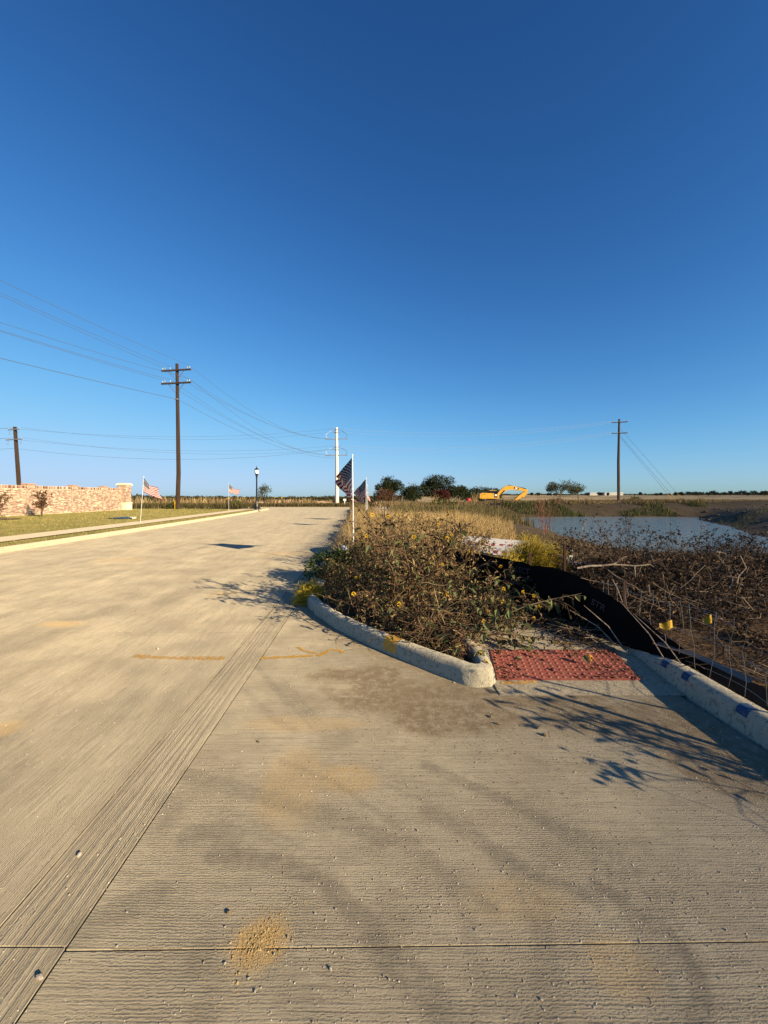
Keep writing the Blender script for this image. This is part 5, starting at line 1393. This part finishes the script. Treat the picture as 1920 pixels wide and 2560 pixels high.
F = np.stack([idx[:-1, :-1], idx[1:, :-1], idx[1:, 1:], idx[:-1, 1:]], -1).reshape(-1, 4)
ob('fabric', [(V.reshape(-1, 3), F)], M['fabric'], parent=sf, smooth=True)
fabric = [c for c in kids(sf) if c.name.startswith('fabric')][0]
# a folded pale edge strip lying along the kerb
e = FS[96:116]
ob('pale_edge', [(np.concatenate([np.c_[e[:, 0] + .02, e[:, 1], e[:, 2] + .10], np.c_[e[:, 0] + .07, e[:, 1], e[:, 2] + .125]]), np.array([[i, i + 1, len(e) + i + 1, len(e) + i] for i in range(len(e) - 1)]))], m_plain('grey_fabric_fold', (.11, .11, .105), .6, .3, 20), parent=sf)
def ftext(s, i, v, size, slant=0.0, off=.06):
    p = fab(i, v); p2 = fab(min(i + 6, len(FS) - 1), v)
    tx = unit(p2 - p); up = unit(fab(i, 1) - fab(i, 0)); nrm = unit(np.cross(tx, up))
    cu = bpy.data.curves.new('lettering', 'FONT'); cu.body = s; cu.size = size; cu.extrude = .0005
    cu.materials.append(M['print'])
    o = bpy.data.objects.new('lettering', cu); COL.objects.link(o)
    o.parent = fabric
    if nrm[1] > 0: nrm = -nrm
    R = Matrix((Vector(tx), Vector(up), Vector(nrm))).transposed().to_4x4()
    R = R @ Matrix.Rotation(slant, 4, 'Z')
    w = p + nrm * off
    R.translation = Vector(w - np.array(fabric['_w']))
    o.matrix_local = R
    bpy.context.view_layer.update()
    me = bpy.data.meshes.new_from_object(o.evaluated_get(bpy.context.evaluated_depsgraph_get()))
    me.materials.clear(); me.materials.append(M['print'])
    n = bpy.data.objects.new('lettering', me); COL.objects.link(n); n.parent = fabric; n.matrix_local = R
    bpy.data.objects.remove(o); n.name = 'lettering'
def at_y(y): return int(np.argmin(np.abs(FS[:, 1] - y)))
ftext('LECT', at_y(5.32), .80, .105); ftext('ARATION', at_y(5.25), .68, .05); ftext('443-1154', at_y(5.75), .52, .10)
ftext('STR', at_y(4.36), .66, .095, -.15)
ftext('STR', at_y(2.62), .55, .12, 0, .04)
for i, (x, y, h, lean) in enumerate(((2.50, 4.2, .62, .02), (1.98, 5.5, .72, 0), (1.35, 6.3, .7, .01), (2.72, 2.05, .6, .03))):
    z = .1
    ob('post', [box((x + .03, y, z + h / 2), (.035, .008, h)), box((x + .03, y + .016, z + h / 2), (.008, .03, h))], M['rust'], parent=sf)
# wire mesh: verticals and horizontals, each a wire
WP = spline([(2.42, 4.55, 0), (2.5, 4.25, 0), (2.58, 3.85, 0), (2.66, 3.4, 0), (2.70, 3.0, 0), (2.72, 2.5, 0), (2.74, 1.9, 0), (2.76, 1.2, 0)], 120)
def wp(s):
    i = min(int(s * 119), 119); return WP[i]
for k in range(24):
    s = k / 23; p = wp(s); l = rng.normal(0, .03, 2); hgt = .56 + rng.normal(0, .02) - .05 * (s > .5)
    q = [np.array([p[0] + rng.normal(0, .008) + l[0] * a, p[1] + rng.normal(0, .01) + l[1] * a + .02 * math.sin(a * 6 + k), .10 + hgt * a]) for a in (0, .2, .4, .6, .8, 1)]
    ob('vertical_wire', [tubes(q, .0022, 4)], M['fwire'], parent=sf)
for z in (.16, .27, .40, .62):
    if z > .6: ss = np.linspace(0, .45, 30)
    else: ss = np.linspace(0, 1, 60)
    q = [np.array([wp(s)[0] + .015 * math.sin(s * 40 + z * 9), wp(s)[1], z + .02 * math.sin(s * 23 + z * 30)]) for s in ss]
    ob('horizontal_wire', [tubes(q, .0018, 4)], M['fwire'], parent=sf)
# long straw blades leaning on the fence end
for i, (a, b, lb) in enumerate((((2.52, 3.55, .1), (2.42, 4.1, .52), 'pale dry stalk leaning against the rusty post'), ((2.58, 3.4, .1), (2.46, 3.95, .44), 'second pale stalk leaning at the fence end'), ((2.35, 4.1, .1), (2.02, 4.35, .36), 'dry grass stalk leaning left in front of the black fabric'), ((2.38, 4.0, .1), (2.1, 4.2, .45), 'upper dry grass stalk in front of the black fabric'))):
    a, b = np.array(a), np.array(b)
    ob('dry_stalk', [tubes([a, a * .6 + b * .4 + (.02, 0, .03), b], np.array([.006, .005, .002]), 5)], M['palestem'], loc=a, label=lb, cat='stalk', group='dry stalks at the fence end')

# pin flags
for (x, y, lb, sw) in ((2.87, 4.0, 'yellow marking flag on a wire in the brown soil behind the mesh', .115), (3.36, 4.12, 'second yellow marking flag half folded, deeper in the brush', .075)):
    t = thing('pin_flag', (x, y, zt(x, y)), lb, 'marking flag', 'yellow marking flags')
    z0 = zt(x, y); hz = .36 + (.02 if sw < .1 else 0)
    ob('wire_stake', [tubes([(x, y, z0 - .05), (x + .004, y, z0 + .2), (x + .01, y, hz)], .0015, 4)], M['fwire'], parent=t)
    u, v = np.meshgrid(np.linspace(0, 1, 9), np.linspace(0, 1, 7))
    Pq = np.stack([x + .01 - sw * u, y - .02 * np.sin(u * 5) - .01 * v, hz - .085 * v - .035 * u * (1 - v) + .012 * np.sin(u * 6 + v)], -1)
    ix = np.arange(63).reshape(7, 9)
    ob('plastic_flag', [(Pq.reshape(-1, 3), np.stack([ix[:-1, :-1], ix[1:, :-1], ix[1:, 1:], ix[:-1, 1:]], -1).reshape(-1, 4))], M['byel'], parent=t, smooth=True)

# second fence along the street verge behind the weeds
s2 = thing('silt_fence', (-.8, 10, .1), 'grey silt fence with stakes running along the street verge beyond the vine', 'silt fence')
ys = np.linspace(7.9, 26, 70)
A = np.stack([Rc(ys) - .50 + .05 * np.sin(ys * 2.1), ys, np.full(70, .06)], -1); T2 = A + np.stack([-.02 + .07 * np.sin(ys * 1.7), 0 * ys, .36 + .12 * np.sin(ys * 1.3) + .05 * np.sin(ys * 4.1)], -1)
V = np.stack([A + (T2 - A) * v for v in np.linspace(0, 1, 6)], 1)
V[..., 0] += (fbm(V[..., 1] * 4, V[..., 2] * 5, 1.2, 3) - .5) * .12
ix = np.arange(420).reshape(70, 6)
ob('fabric', [(V.reshape(-1, 3), np.stack([ix[:-1, :-1], ix[1:, :-1], ix[1:, 1:], ix[:-1, 1:]], -1).reshape(-1, 4))], M['fabric_grey'], parent=s2, smooth=True)
for y in np.arange(8.2, 26, 2.0):
    ob('stake', [box((float(Rc(y)) - .44, y, .42), (.03, .03, .75))], M['barklight'], parent=s2)
ob('white_bag', [lumps(np.array([[-1.17, 7.95, .17]]), .13, 1.1, .12)], M['bag'], loc=(-1.17, 7.95, .1), label='small white bag by the kerb in front of the vine', cat='bag', smooth=True)
ob('white_bag', [lumps(np.array([[-.86, 8.75, .42]]), .09, 1.3, .15)], M['bag'], loc=(-.86, 8.75, .3), label='white plastic scrap caught at the foot of the near flag pole', cat='bag', smooth=True)

# ------------------------------------------------------------------ fallen barricade
bz = 10.2
def plank(pa, pb, w, d, tilt, parent, blocks=True):
    """a board from pa to pb; face leans toward the camera by tilt"""
    pa, pb = np.array(pa, float), np.array(pb, float)
    ax = unit(pb - pa); L = np.linalg.norm(pb - pa)
    upv = np.array([0, math.cos(tilt) * 0 + math.sin(tilt), math.cos(tilt)]); upv = unit(upv - ax * (upv @ ax)); n_ = np.cross(ax, upv)
    if n_[1] > 0: n_ = -n_
    R3 = np.stack([ax, upv, n_], 1)
    c = (pa + pb) / 2
    o = ob('board', [box(c, (L, w, d), R3=R3)], M['board'], parent=parent, loc=c)
    if blocks:
        ch = []
        m = int(L / .088)
        for i in range(m):
            for row in (0,):
                if i % 2 == 0:
                    ch.append(box(c + ax * (-L / 2 + .05 + i * .088) - upv * (w * .18) + n_ * (d / 2 + .001), (.08, w * .30, .006), R3=R3))
        ob('reflective_blocks', ch, M['bred'], parent=o, kind='stuff')
    return o
bt = thing('fallen_barricade', (3.0, bz, .2), 'fallen white barricade boards with maroon blocks behind the sunflowers', 'barricade')
def wpt(px, py, d): return ((px - CX) * d / FPX, d, EYE - (py - HY) * d / FPX)
plank(wpt(1156, 1351, 9.6), wpt(1245, 1360, 9.2), .26, .05, .75, bt, False)
plank(wpt(1170, 1355, 9.1), wpt(1322, 1366, 8.5), .24, .05, .75, bt)
plank(wpt(1235, 1376, 8.3), wpt(1312, 1384, 8.0), .22, .05, .6, bt)
plank(wpt(1160, 1372, 8.9), wpt(1240, 1381, 8.5), .18, .05, 1.1, bt, False)
plank(wpt(1318, 1392, 7.75), wpt(1432, 1402, 7.5), .2, .05, .5, bt)
for px, d in ((1190, 9.4), (1290, 8.7), (1400, 7.75)):
    x = (px - CX) * d / FPX
    ob('leg', [box((x, d + .05, .2), (.06, .5, .4))], M['pvc'], parent=bt)
ob('plastic_scrap', [lumps(np.array([wpt(1429, 1376, 7.6)]), .035, 1.2, .3)], M['bag'], loc=wpt(1429, 1380, 7.6), label='white broken plastic scrap at the right end of the barricade', cat='plastic scrap')
ob('roadside_pole', rod([wpt(1420, 1405, 7.2), wpt(1490, 1413, 7.0)], .02, 8), M['pvc'], loc=wpt(1420, 1405, 7.2), label='white plastic pipe lying right of the barricade', cat='pipe')
po = thing('fence_stake', (2.05, 5.35, .1), 'short dark stake rising above the black fence beside the broomweed', 'stake')
ob('stake', [box((2.37, 5.25, .5), (.026, .026, .95))], M['rust'], parent=po)

# ------------------------------------------------------------------ excavators
def prism(poly, y0, y1, mi=0):
    """x-z outline extruded between y0 and y1"""
    p = np.array(poly, float); n = len(p)
    V = np.concatenate([np.c_[p[:, 0], np.full(n, y0), p[:, 1]], np.c_[p[:, 0], np.full(n, y1), p[:, 1]]])
    i = np.arange(n); j = (i + 1) % n
    return [(V, np.stack([i, j, j + n, i + n], -1), mi), (V, np.arange(n)[::-1][None], mi), (V, (np.arange(n) + n)[None], mi)]
def beam(pts, h0, w, y, mi=0):
    """boxed boom along an x-z centre line with depth h0 per point"""
    pts = np.array(pts, float); T = unit(np.gradient(pts, axis=0)); N = np.stack([-T[:, 1], T[:, 0]], -1)
    h = np.array(h0, float)[:, None] / 2
    return prism(np.concatenate([pts + N * h, (pts - N * h)[::-1]]), y - w / 2, y + w / 2, mi)
def excavator(loc, label, pose='fold', group=None):
    t = thing('excavator', loc, label, 'excavator', group)
    o = np.array(loc, float)
    sh = lambda chs: [(np.asarray(c[0], float) + o,) + tuple(c[1:]) for c in chs]
    ob('house', sh(prism([(-3.45, 1.12), (.05, 1.12), (.05, 1.75), (-.75, 2.1), (-1.55, 2.2), (-3.4, 2.28), (-3.5, 2.1)], -1.4, 1.4)), M['cat_yellow'], parent=t)
    ob('counterweight', sh(prism([(-3.78, 1.2), (-3.46, 1.12), (-3.46, 2.2), (-3.74, 2.05)], -1.38, 1.38)), M['cat_yellow'], parent=t)
    for x in (-2.9, -1.9):
        ob('access_door', sh([box((x, -1.415, 1.68), (.88, .03, .8))]), M['cat_yellow'], parent=t)
    ob('vent_panel', sh([box((-2.9, -1.437, 2.02), (.6, .02, .1))]), M['black'], parent=t)
    d = ob('name_plate', sh([box((-.62, -1.42, 1.72), (.62, .05, .74))]), M['black'], parent=t)
    ob('plate_face', sh([box((-.62, -1.452, 1.80), (.42, .02, .34))]), M['pvc'], parent=d)
    cb = ob('cab', sh(prism([(-1.45, 1.6), (.25, 1.6), (.25, 2.1), (.0, 2.72), (-1.35, 2.72)], .45, 1.38)), M['dark_glass'], parent=t)
    ob('cab_roof', sh([box((-.65, .92, 2.76), (1.45, 1.0, .08))]), M['cat_yellow'], parent=cb)
    ob('exhaust', sh(rod([(-2.5, -.5, 2.2), (-2.5, -.5, 2.65)], .06, 6)), M['black'], parent=t)
    ob('turntable', sh([lathe((-1.2, 0, .9), [(.9, 0), (.9, .22), (.0, .22)], 12)]), M['track'], parent=t)
    for s in (-1, 1):
        trk = ob('track', sh(prism([(-3.2, .35), (-2.9, .06), (.9, .06), (1.2, .35), (1.2, .6), (.95, .9), (-2.95, .9), (-3.2, .6)], s * 1.4 - .3 * (s < 0) - .0, s * 1.4 + .3 * (s > 0) + .0 + (.0 if s > 0 else .0))), M['track'], parent=t)
    if pose == 'fold':
        bm = [(-.15, 1.5), (.6, 2.25), (1.4, 3.0), (2.1, 3.32), (3.3, 3.28), (4.6, 3.0), (5.7, 2.72)]; bh = [.6, .75, .85, .85, .75, .55, .4]
        st = [(5.9, 2.95), (5.55, 2.2), (5.0, 1.45)]; stl = [(5.2, 2.2), (4.3, 1.35), (2.95, .35)]
    elif pose == 'up':
        bm = [(-.1, 1.5), (.6, 2.8), (1.6, 4.2), (2.8, 5.0), (3.6, 5.1)]; bh = [.6, .7, .8, .6, .4]
        st = [(3.7, 5.2), (3.5, 3.8), (3.2, 2.4)]; stl = [(3.2, 2.6), (2.9, 1.9), (2.5, 1.4)]
    else:
        bm = [(-.1, 1.5), (.9, 2.6), (2.1, 3.1), (3.4, 2.9), (4.4, 2.4)]; bh = [.6, .7, .8, .6, .4]
        st = [(4.5, 2.5), (4.6, 1.6), (4.5, .8)]; stl = [(4.6, 1.0), (4.2, .5), (3.7, .3)]
    b = ob('boom', sh(beam(bm, bh, .55, -.1)), M['cat_yellow'], parent=t)
    if pose == 'fold':
        pl_ = ob('boom_label', sh([box((3.75, -.395, 3.2), (.95, .03, .34), R3=[[math.cos(.2), 0, math.sin(.2)], [0, 1, 0], [-math.sin(.2), 0, math.cos(.2)]])]), M['black'], parent=b)
        ob('label_face', sh([box((3.72, -.42, 3.2), (.42, .03, .26), R3=[[math.cos(.2), 0, math.sin(.2)], [0, 1, 0], [-math.sin(.2), 0, math.cos(.2)]])]), M['pvc'], parent=b)
        ob('hydraulic_cylinder', sh(rod([(2.2, -.1, 3.82), (5.75, -.1, 3.1)], .09, 6)), M['black'], parent=b)
    ob('hydraulic_cylinder', sh(rod([(.2, -.45, 1.45), (bm[2][0], -.45, bm[2][1] - .25)], .1, 6)), M['track'], parent=t)
    ob('stick', sh(beam(st, [.55, .7, .4], .42, -.1)), M['cat_yellow'], parent=t)
    ob('attachment', sh(beam(stl, [.45, .62, .4], .7, -.1)), M['cat_yellow'], parent=t)
    return t
ez = zt(23, 80)
ex = excavator((22.6, 80, -.05 + 0 * ez), 'large yellow excavator with folded boom parked right of the trees')
def put(px, d, py): return ((px - CX) * d / FPX, d, EYE - (py - HY) * d / FPX)
for px, d, py, pose, rz, sc, lb in ((563, 300, 1259.5, 'up', 0, .9, 'yellow excavator with raised boom behind the distant left flag'), (492, 300, 1259, 'low', PI * .15, .9, 'half hidden yellow excavator in weeds right of the brown pole'), (707, 320, 1257.5, 'up', -PI / 2, .9, 'yellow excavator seen end on beside the dirt mounds'), (775, 340, 1256, 'low', 0, .9, 'small yellow excavator at the right end of the dirt mounds')):
    e = excavator(put(px, d, py), lb, pose, 'distant excavators left of the white pole')
    e.rotation_euler = (0, 0, rz); e.scale = (sc,) * 3

# dirt mounds by the far machines
for i, (px, d, py, rx, h, lb) in enumerate(((602, 150, 1257, 4, 1.5, 'small tan dirt mound left of the street lamp'), (655, 160, 1258, 5, 1.3, 'dirt mound right of the street lamp'), (695, 172, 1257, 6, 2.2, 'orange dirt mound beside the end-on excavator'), (725, 175, 1257, 7, 2.9, 'tallest orange dirt mound right of the end-on excavator'), (752, 180, 1257, 6, 2.3, 'orange dirt mound left of the small excavator'), (800, 185, 1256, 7, 1.3, 'low brown dirt mound near the white pole'))):
    p = np.array(put(px, d, py))
    th, rr = np.meshgrid(np.arange(22) * 2 * PI / 22, np.linspace(0, 1, 7))
    X = rx * rr * np.cos(th); Y = rx * .7 * rr * np.sin(th); Z = .5 * h * (1 - rr ** 1.4) * (.7 + .6 * fbm(X + i * 9, Y, .5, 3)) - .4 * rr
    ix = np.arange(22 * 7).reshape(7, 22)
    ob('dirt_mound', [(np.stack([X, Y, Z], -1).reshape(-1, 3) + p, np.stack([ix[:-1], np.roll(ix[:-1], -1, 1), np.roll(ix[1:], -1, 1), ix[1:]], -1).reshape(-1, 4))], M['dirt_pile'], loc=p, label=lb, cat='dirt mound', group='dirt mounds at the digging site', smooth=True)

# small far objects
rd = np.array(put(1171, 78, 1262)); rd[2] = zt(rd[0], 78)
t = thing('red_tank', rd, 'small red tank standing in weeds between the trees and the excavator', 'tank')
ob('drum', [lathe(rd + (0, 0, .3), [(.0, 0), (.5, 0), (.52, .15), (.5, .5), (.52, .85), (.5, 1.0), (.0, 1.05)], 14)], M['red'], parent=t, smooth=True)
ob('stand', [box(rd + (0, 0, .15), (.9, .9, .35))], M['track'], parent=t)
mk = np.array(put(862, 70, 1263)); mk[2] = zt(mk[0], 70)
t = thing('marker_post', mk, 'short white marker post with a small board right of the white pole', 'marker post')
ob('post', [box(mk + (0, 0, .6), (.16, .1, 1.2))], M['pvc'], parent=t); ob('board', [box(mk + (0, -.07, 1.05), (.5, .04, .35))], M['pvc'], parent=t)
mk = np.array(put(953, 70, 1262)); mk[2] = zt(mk[0], 70)
ob('survey_stake', [box(mk + (0, 0, .45), (.1, .08, .9))], M['pvc'], loc=mk, label='pale survey stake in the weeds left of the russet tree', cat='stake')
for px, w, lb in ((1480, 9, 'tiny white shed on the horizon left of the slim right pole'), (1530, 22, 'long low white building on the horizon beside the slim right pole')):
    d = 480; p = np.array(put(px, d, 1238.5)); p[2] = zt(p[0], d)
    t = thing('far_building', p, lb, 'building')
    ob('wall', [box(p + (0, 0, 1.3), (w, 8, 2.6))], M['wbuild'], parent=t)
    ob('roof', prism([(p[0] - w / 2 - .3, p[2] + 2.6), (p[0] + w / 2 + .3, p[2] + 2.6), (p[0] + w / 2 - .5, p[2] + 3.5), (p[0] - w / 2 + .5, p[2] + 3.5)], d - 4.3, d + 4.3), M['steel'], parent=t)
mk = np.array((-28.8 - 0, 52, 0.0)); mk = np.array(put(347, 58, 1262)); mk[2] = zt(mk[0], 58)
t = thing('survey_gate', mk, 'little pale wooden rail in the weeds right of the brick column', 'rail')
ob('rail', [box(mk + (0, 0, 1.05), (1.0, .06, .08))], M['barklight'], parent=t)
for s in (-.45, .45): ob('post', [box(mk + (s, 0, .55), (.07, .07, 1.1))], M['barklight'], parent=t)
mk = np.array(put(437, 42.4, 1270)); mk[2] = .06
t = thing('marker_post', mk, 'yellow cable marker post at the foot of the brown pole', 'marker post')
ob('post', [box(mk + (0, 0, .5), (.07, .05, 1.0))], M['byel'], parent=t)
ob('sleeve', [box(mk + (0, 0, .85), (.1, .07, .4))], M['byel'], parent=t)

# ------------------------------------------------------------------ trees
def tree(name, base, h, w, label, mat, seed, n=1700, leafL=.34, trunk_h=.3, group=None, bark='bark', lobes=9, cat='tree', flat=.8, cx=0.0, tr=.035):
    r_ = np.random.default_rng(seed)
    h *= 1.24; w *= 1.36; n = int(n * 2.2); trunk_h *= .75; lobes += 8
    b = np.array(base, float); t = thing(name, b, label, cat, group)
    ch_ = h * (1 - trunk_h); cc = b + (cx, 0, h * trunk_h + ch_ * .45)
    Ls = []
    for i in range(lobes):
        a = r_.uniform(0, 2 * PI); q = r_.uniform(.25, 1.0); zz = r_.uniform(-.6, .8)
        Ls.append((cc + np.array([math.cos(a) * q * w * .38, math.sin(a) * q * w * .38, zz * ch_ * .36]), r_.uniform(.11, .23) * w))
    Ls.append((cc + (0, 0, ch_ * .2), .27 * w))
    P = []
    for c_, r in Ls:
        m = int(n / len(Ls)); v = unit(r_.normal(0, 1, (m, 3))); q = r * r_.uniform(.55, 1.05, (m, 1))
        keep = vnoise(v[:, 0] * 3 + seed, v[:, 2] * 3 + c_[0]) > .28
        P.append((c_ + v * q * np.array([1, 1, flat]))[keep])
    P = np.concatenate(P); P = P[P[:, 2] > b[2] + h * trunk_h * .55]
    m = len(P)
    ob('crown', [leafs(P, r_.normal(0, 1, (m, 3)), leafL * r_.uniform(.6, 1.3, m), leafL * .6 * r_.uniform(.6, 1.2, m), 0, .3, .3)], M[mat], parent=t, kind=None)
    tr_ = ob('trunk', rod([b - (0, 0, .2), b + (.03 * w * r_.normal(), 0, h * trunk_h * .5), b + (cx * .4, 0, h * trunk_h), cc], [tr * h * .9, tr * h * .7, tr * h * .55, tr * h * .2], 8), M[bark], parent=t)
    for c_, r in Ls[:6]:
        s = b + (cx * .4, 0, h * trunk_h * r_.uniform(.75, 1.0))
        B = np.stack([s, s * .5 + c_ * .5 + r_.normal(0, .06 * w, 3) * .4, c_])
        ob('limb', [tubes(B, np.array([tr * h * .38, tr * h * .25, tr * h * .1]), 5)], M[bark], parent=t)
    return t
def tp(px, d): x = (px - CX) * d / FPX; return (x, d, zt(x, d))
tree('oak_tree', tp(973, 112), 6.9, 6.6, 'tall dark green tree left of the group, with open lower branches', 'oak', 201, 2600, .36, .36, 'trees beyond the weed field', lobes=10, cx=.2)
tree('russet_tree', tp(962, 108), 3.6, 6.2, 'low russet brown tree in front of the leftmost dark tree', 'rustleaf', 202, 1700, .3, .22, 'trees beyond the weed field', lobes=9)
tree('oak_tree', tp(1033, 112), 4.9, 7.4, 'round dark green tree, second from left in the group', 'oak', 203, 2800, .36, .1, 'trees beyond the weed field', lobes=11)
tree('oak_tree', tp(1098, 113), 7.0, 8.4, 'largest dark green tree in the middle of the group', 'oak', 204, 3400, .38, .16, 'trees beyond the weed field', lobes=13)
tree('russet_tree', tp(1110, 108), 3.4, 4.6, 'dark red shrubby tree in front of the largest tree', 'redleaf', 205, 1400, .3, .12, 'trees beyond the weed field', lobes=8)
tree('oak_tree', tp(1145, 115), 4.8, 5.2, 'olive tree right behind the largest tree', 'oak', 206, 1700, .36, .12, 'trees beyond the weed field', lobes=9)
tree('oak_tree', tp(1170, 118), 3.8, 5.0, 'lower dark tree left of the excavator', 'oak', 207, 1400, .36, .1, 'trees beyond the weed field', lobes=8)
tree('oak_tree', tp(1196, 122), 4.2, 5.6, 'round dark tree rising behind the excavator counterweight', 'oak', 208, 1500, .36, .12, 'trees beyond the weed field', lobes=8)
tree('oak_tree', tp(1218, 124), 3.0, 3.0, 'small dark tree behind the excavator cab', 'oak', 209, 700, .34, .12, 'trees beyond the weed field', lobes=6)
tree('oak_tree', tp(1239, 124), 4.0, 3.6, 'dark tree rising behind the excavator boom', 'oak', 210, 900, .34, .15, 'trees beyond the weed field', lobes=7)
tree('willow_tree', tp(1400, 125), 4.9, 7.0, 'airy willow like tree with pale trunk, left of the pair', 'willow', 211, 1300, .34, .5, 'willow pair in the field', 'barklight', 9, cx=.3, tr=.045)
tree('willow_tree', tp(1447, 128), 4.3, 5.8, 'airy willow like tree, right of the pair', 'willow', 212, 950, .34, .5, 'willow pair in the field', 'barklight', 8, cx=-.2, tr=.045)
tree('young_tree', (-19.4, 65, zt(-19.4, 65)), 3.2, 2.2, 'slender olive sapling right of the street lamp', 'willow', 213, 420, .2, .15, None, 'bark', 7, flat=1.25)
bush((-17.1, 49.3 - 3.2), .95, 1.0, 700, 'green leafy bush just left of the street lamp', 'weedgreen', .16, 214)
bush((46.4, 74), 1.1, 1.6, 600, 'olive bush just right of the slim pole', 'weedgreen', .2, 215)
bush((-22.9, 43.6), .9, 1.35, 500, 'yellow green tall weed clump left of the brown pole foot', 'weedgreen', .14, 216)
bush((8.3, 56), 2.2, 1.2, 700, 'green weed clump before the trees', 'weedgreen', .22, 217)
bush((-3.0, 56.5), 1.5, .8, 500, 'green weed clump near the flags on the verge', 'weedgreen', .2, 218)
bush((18.5, 56), 3.0, .9, 600, 'bright green weed patch before the excavator', 'weedgreen', .2, 219)
for i, (px, d, h, lb) in enumerate(((1187, 74, 3.4, 'pale tall plume grass left of the excavator'), (1085, 70, 3.0, 'pale dry plume grass in front of the red tree'), (1140, 72, 2.2, 'short pale plume grass left of the red tank'))):
    x = (px - CX) * d / FPX; b = np.array([x, d, zt(x, d)])
    t = thing('plume_grass', b, lb, 'tall grass', 'pale plume grass clumps')
    m = 70; q = b + np.c_[rng.normal(0, .22, m), rng.normal(0, .2, m), np.zeros(m)]
    ob('blades', [blades(q, (.35 + .65 * rng.random(m) ** 1.5) * h * .9, rng.uniform(.03, .07, m), .75)], M['drygrass'], parent=t, kind='stuff')
# scattered far trees on the right horizon, each its own tree
k = 0
fr = np.random.default_rng(220)
words_px = {}
pxs = [1600, 1640, 1652, 1690, 1704, 1722, 1738, 1752, 1770, 1785, 1800, 1812, 1826, 1842, 1858, 1868, 1882, 1897, 1910, 1518, 1500, 1468, 1385, 1372, 1345, 1328, 1303, 1912]
proto = None
for px in sorted(pxs):
    d = fr.uniform(380, 470); x = (px - CX) * d / FPX
    big = 1 if px > 1690 else .62
    h = fr.uniform(3.6, 5.6) * big; w = fr.uniform(6, 10.5) * big
    b = np.array([x, d, zt(x, d)])
    t = thing('distant_tree', b, 'small dark tree in the horizon row right of the slim pole' if px > 1560 else 'tiny far tree on the horizon between excavator and slim pole', 'tree', 'horizon trees right of the slim pole' if px > 1560 else 'horizon trees left of the slim pole')
    m = 260
    lob = b + np.c_[fr.uniform(-.36, .36, 5) * w, np.zeros(5), h * fr.uniform(.5, .75, 5)]
    v = unit(fr.normal(0, 1, (m, 3))) * fr.uniform(.4, 1, (m, 1)); P = lob[fr.integers(0, 5, m)] + v * np.array([w * .22, w * .22, h * .33])
    ob('crown', [leafs(P, fr.normal(0, 1, (m, 3)), fr.uniform(.6, 1.3, m), fr.uniform(.4, .9, m), 0)], M['farwood'], parent=t)
    ob('trunk', rod([b - (0, 0, .3), b + (0, 0, h * .6)], [.25, .15], 5), M['bark'], parent=t)
# far woods: uncountable
def wood(px0, px1, d0, d1, top_py, n, L, label, jag=3.0):
    px = fr.uniform(px0, px1, n); d = fr.uniform(d0, d1, n); x = (px - CX) * d / FPX
    g = terrain(x, d); top = EYE - (top_py(px) + jag * (fbm(px, d * .02, .09, 4) - .35) * 2 - HY) * d / FPX
    z = g + (np.maximum(top - g, .6)) * fr.random(n) ** .55
    P = np.stack([x, d, z], -1)
    ob('far_wood', [leafs(P, fr.normal(0, 1, (n, 3)), L * fr.uniform(.6, 1.3, n), L * .7, 0)], M['farwood'], kind='stuff', label=label, cat='wood')
wood(-200, 445, 260, 300, lambda p: np.interp(p, [-200, 250, 330, 420, 445], [1238, 1238, 1236, 1240, 1240]), 6000, 1.3, 'dark band of far woodland behind the brick wall and brown pole', 5)
wood(440, 700, 300, 340, lambda p: np.interp(p, [440, 560, 640, 700], [1240, 1241, 1243, 1243]), 5000, 1.3, 'far woodland band behind the lamp and distant flag', 4)
wood(690, 960, 330, 370, lambda p: np.interp(p, [690, 760, 830, 960], [1243, 1242, 1240, 1240]), 5200, 1.4, 'far woodland band behind the white pole', 4)
wood(940, 2100, 560, 640, lambda p: np.interp(p, [940, 1300, 2100], [1240, 1237, 1235]), 5200, 2.2, 'thin far woodland line along the right horizon', 1.5)
P = np.c_[fr.uniform(-110, -30, 5000), fr.uniform(120, 240, 5000)]; g_ = terrain(P[:, 0], P[:, 1])
k = fbm(P[:, 0], P[:, 1], .05, 3) > .42
ob('scrub', [blades(np.c_[P, g_][k], fr.uniform(1.2, 3.2, k.sum()), fr.uniform(.3, .7, k.sum()), .5)], M['weedbrown'], kind='stuff', label='russet scrub on the low ground behind the brown pole', cat='scrub')

for o in bpy.data.objects:
    if '_w' in o: del o['_w']
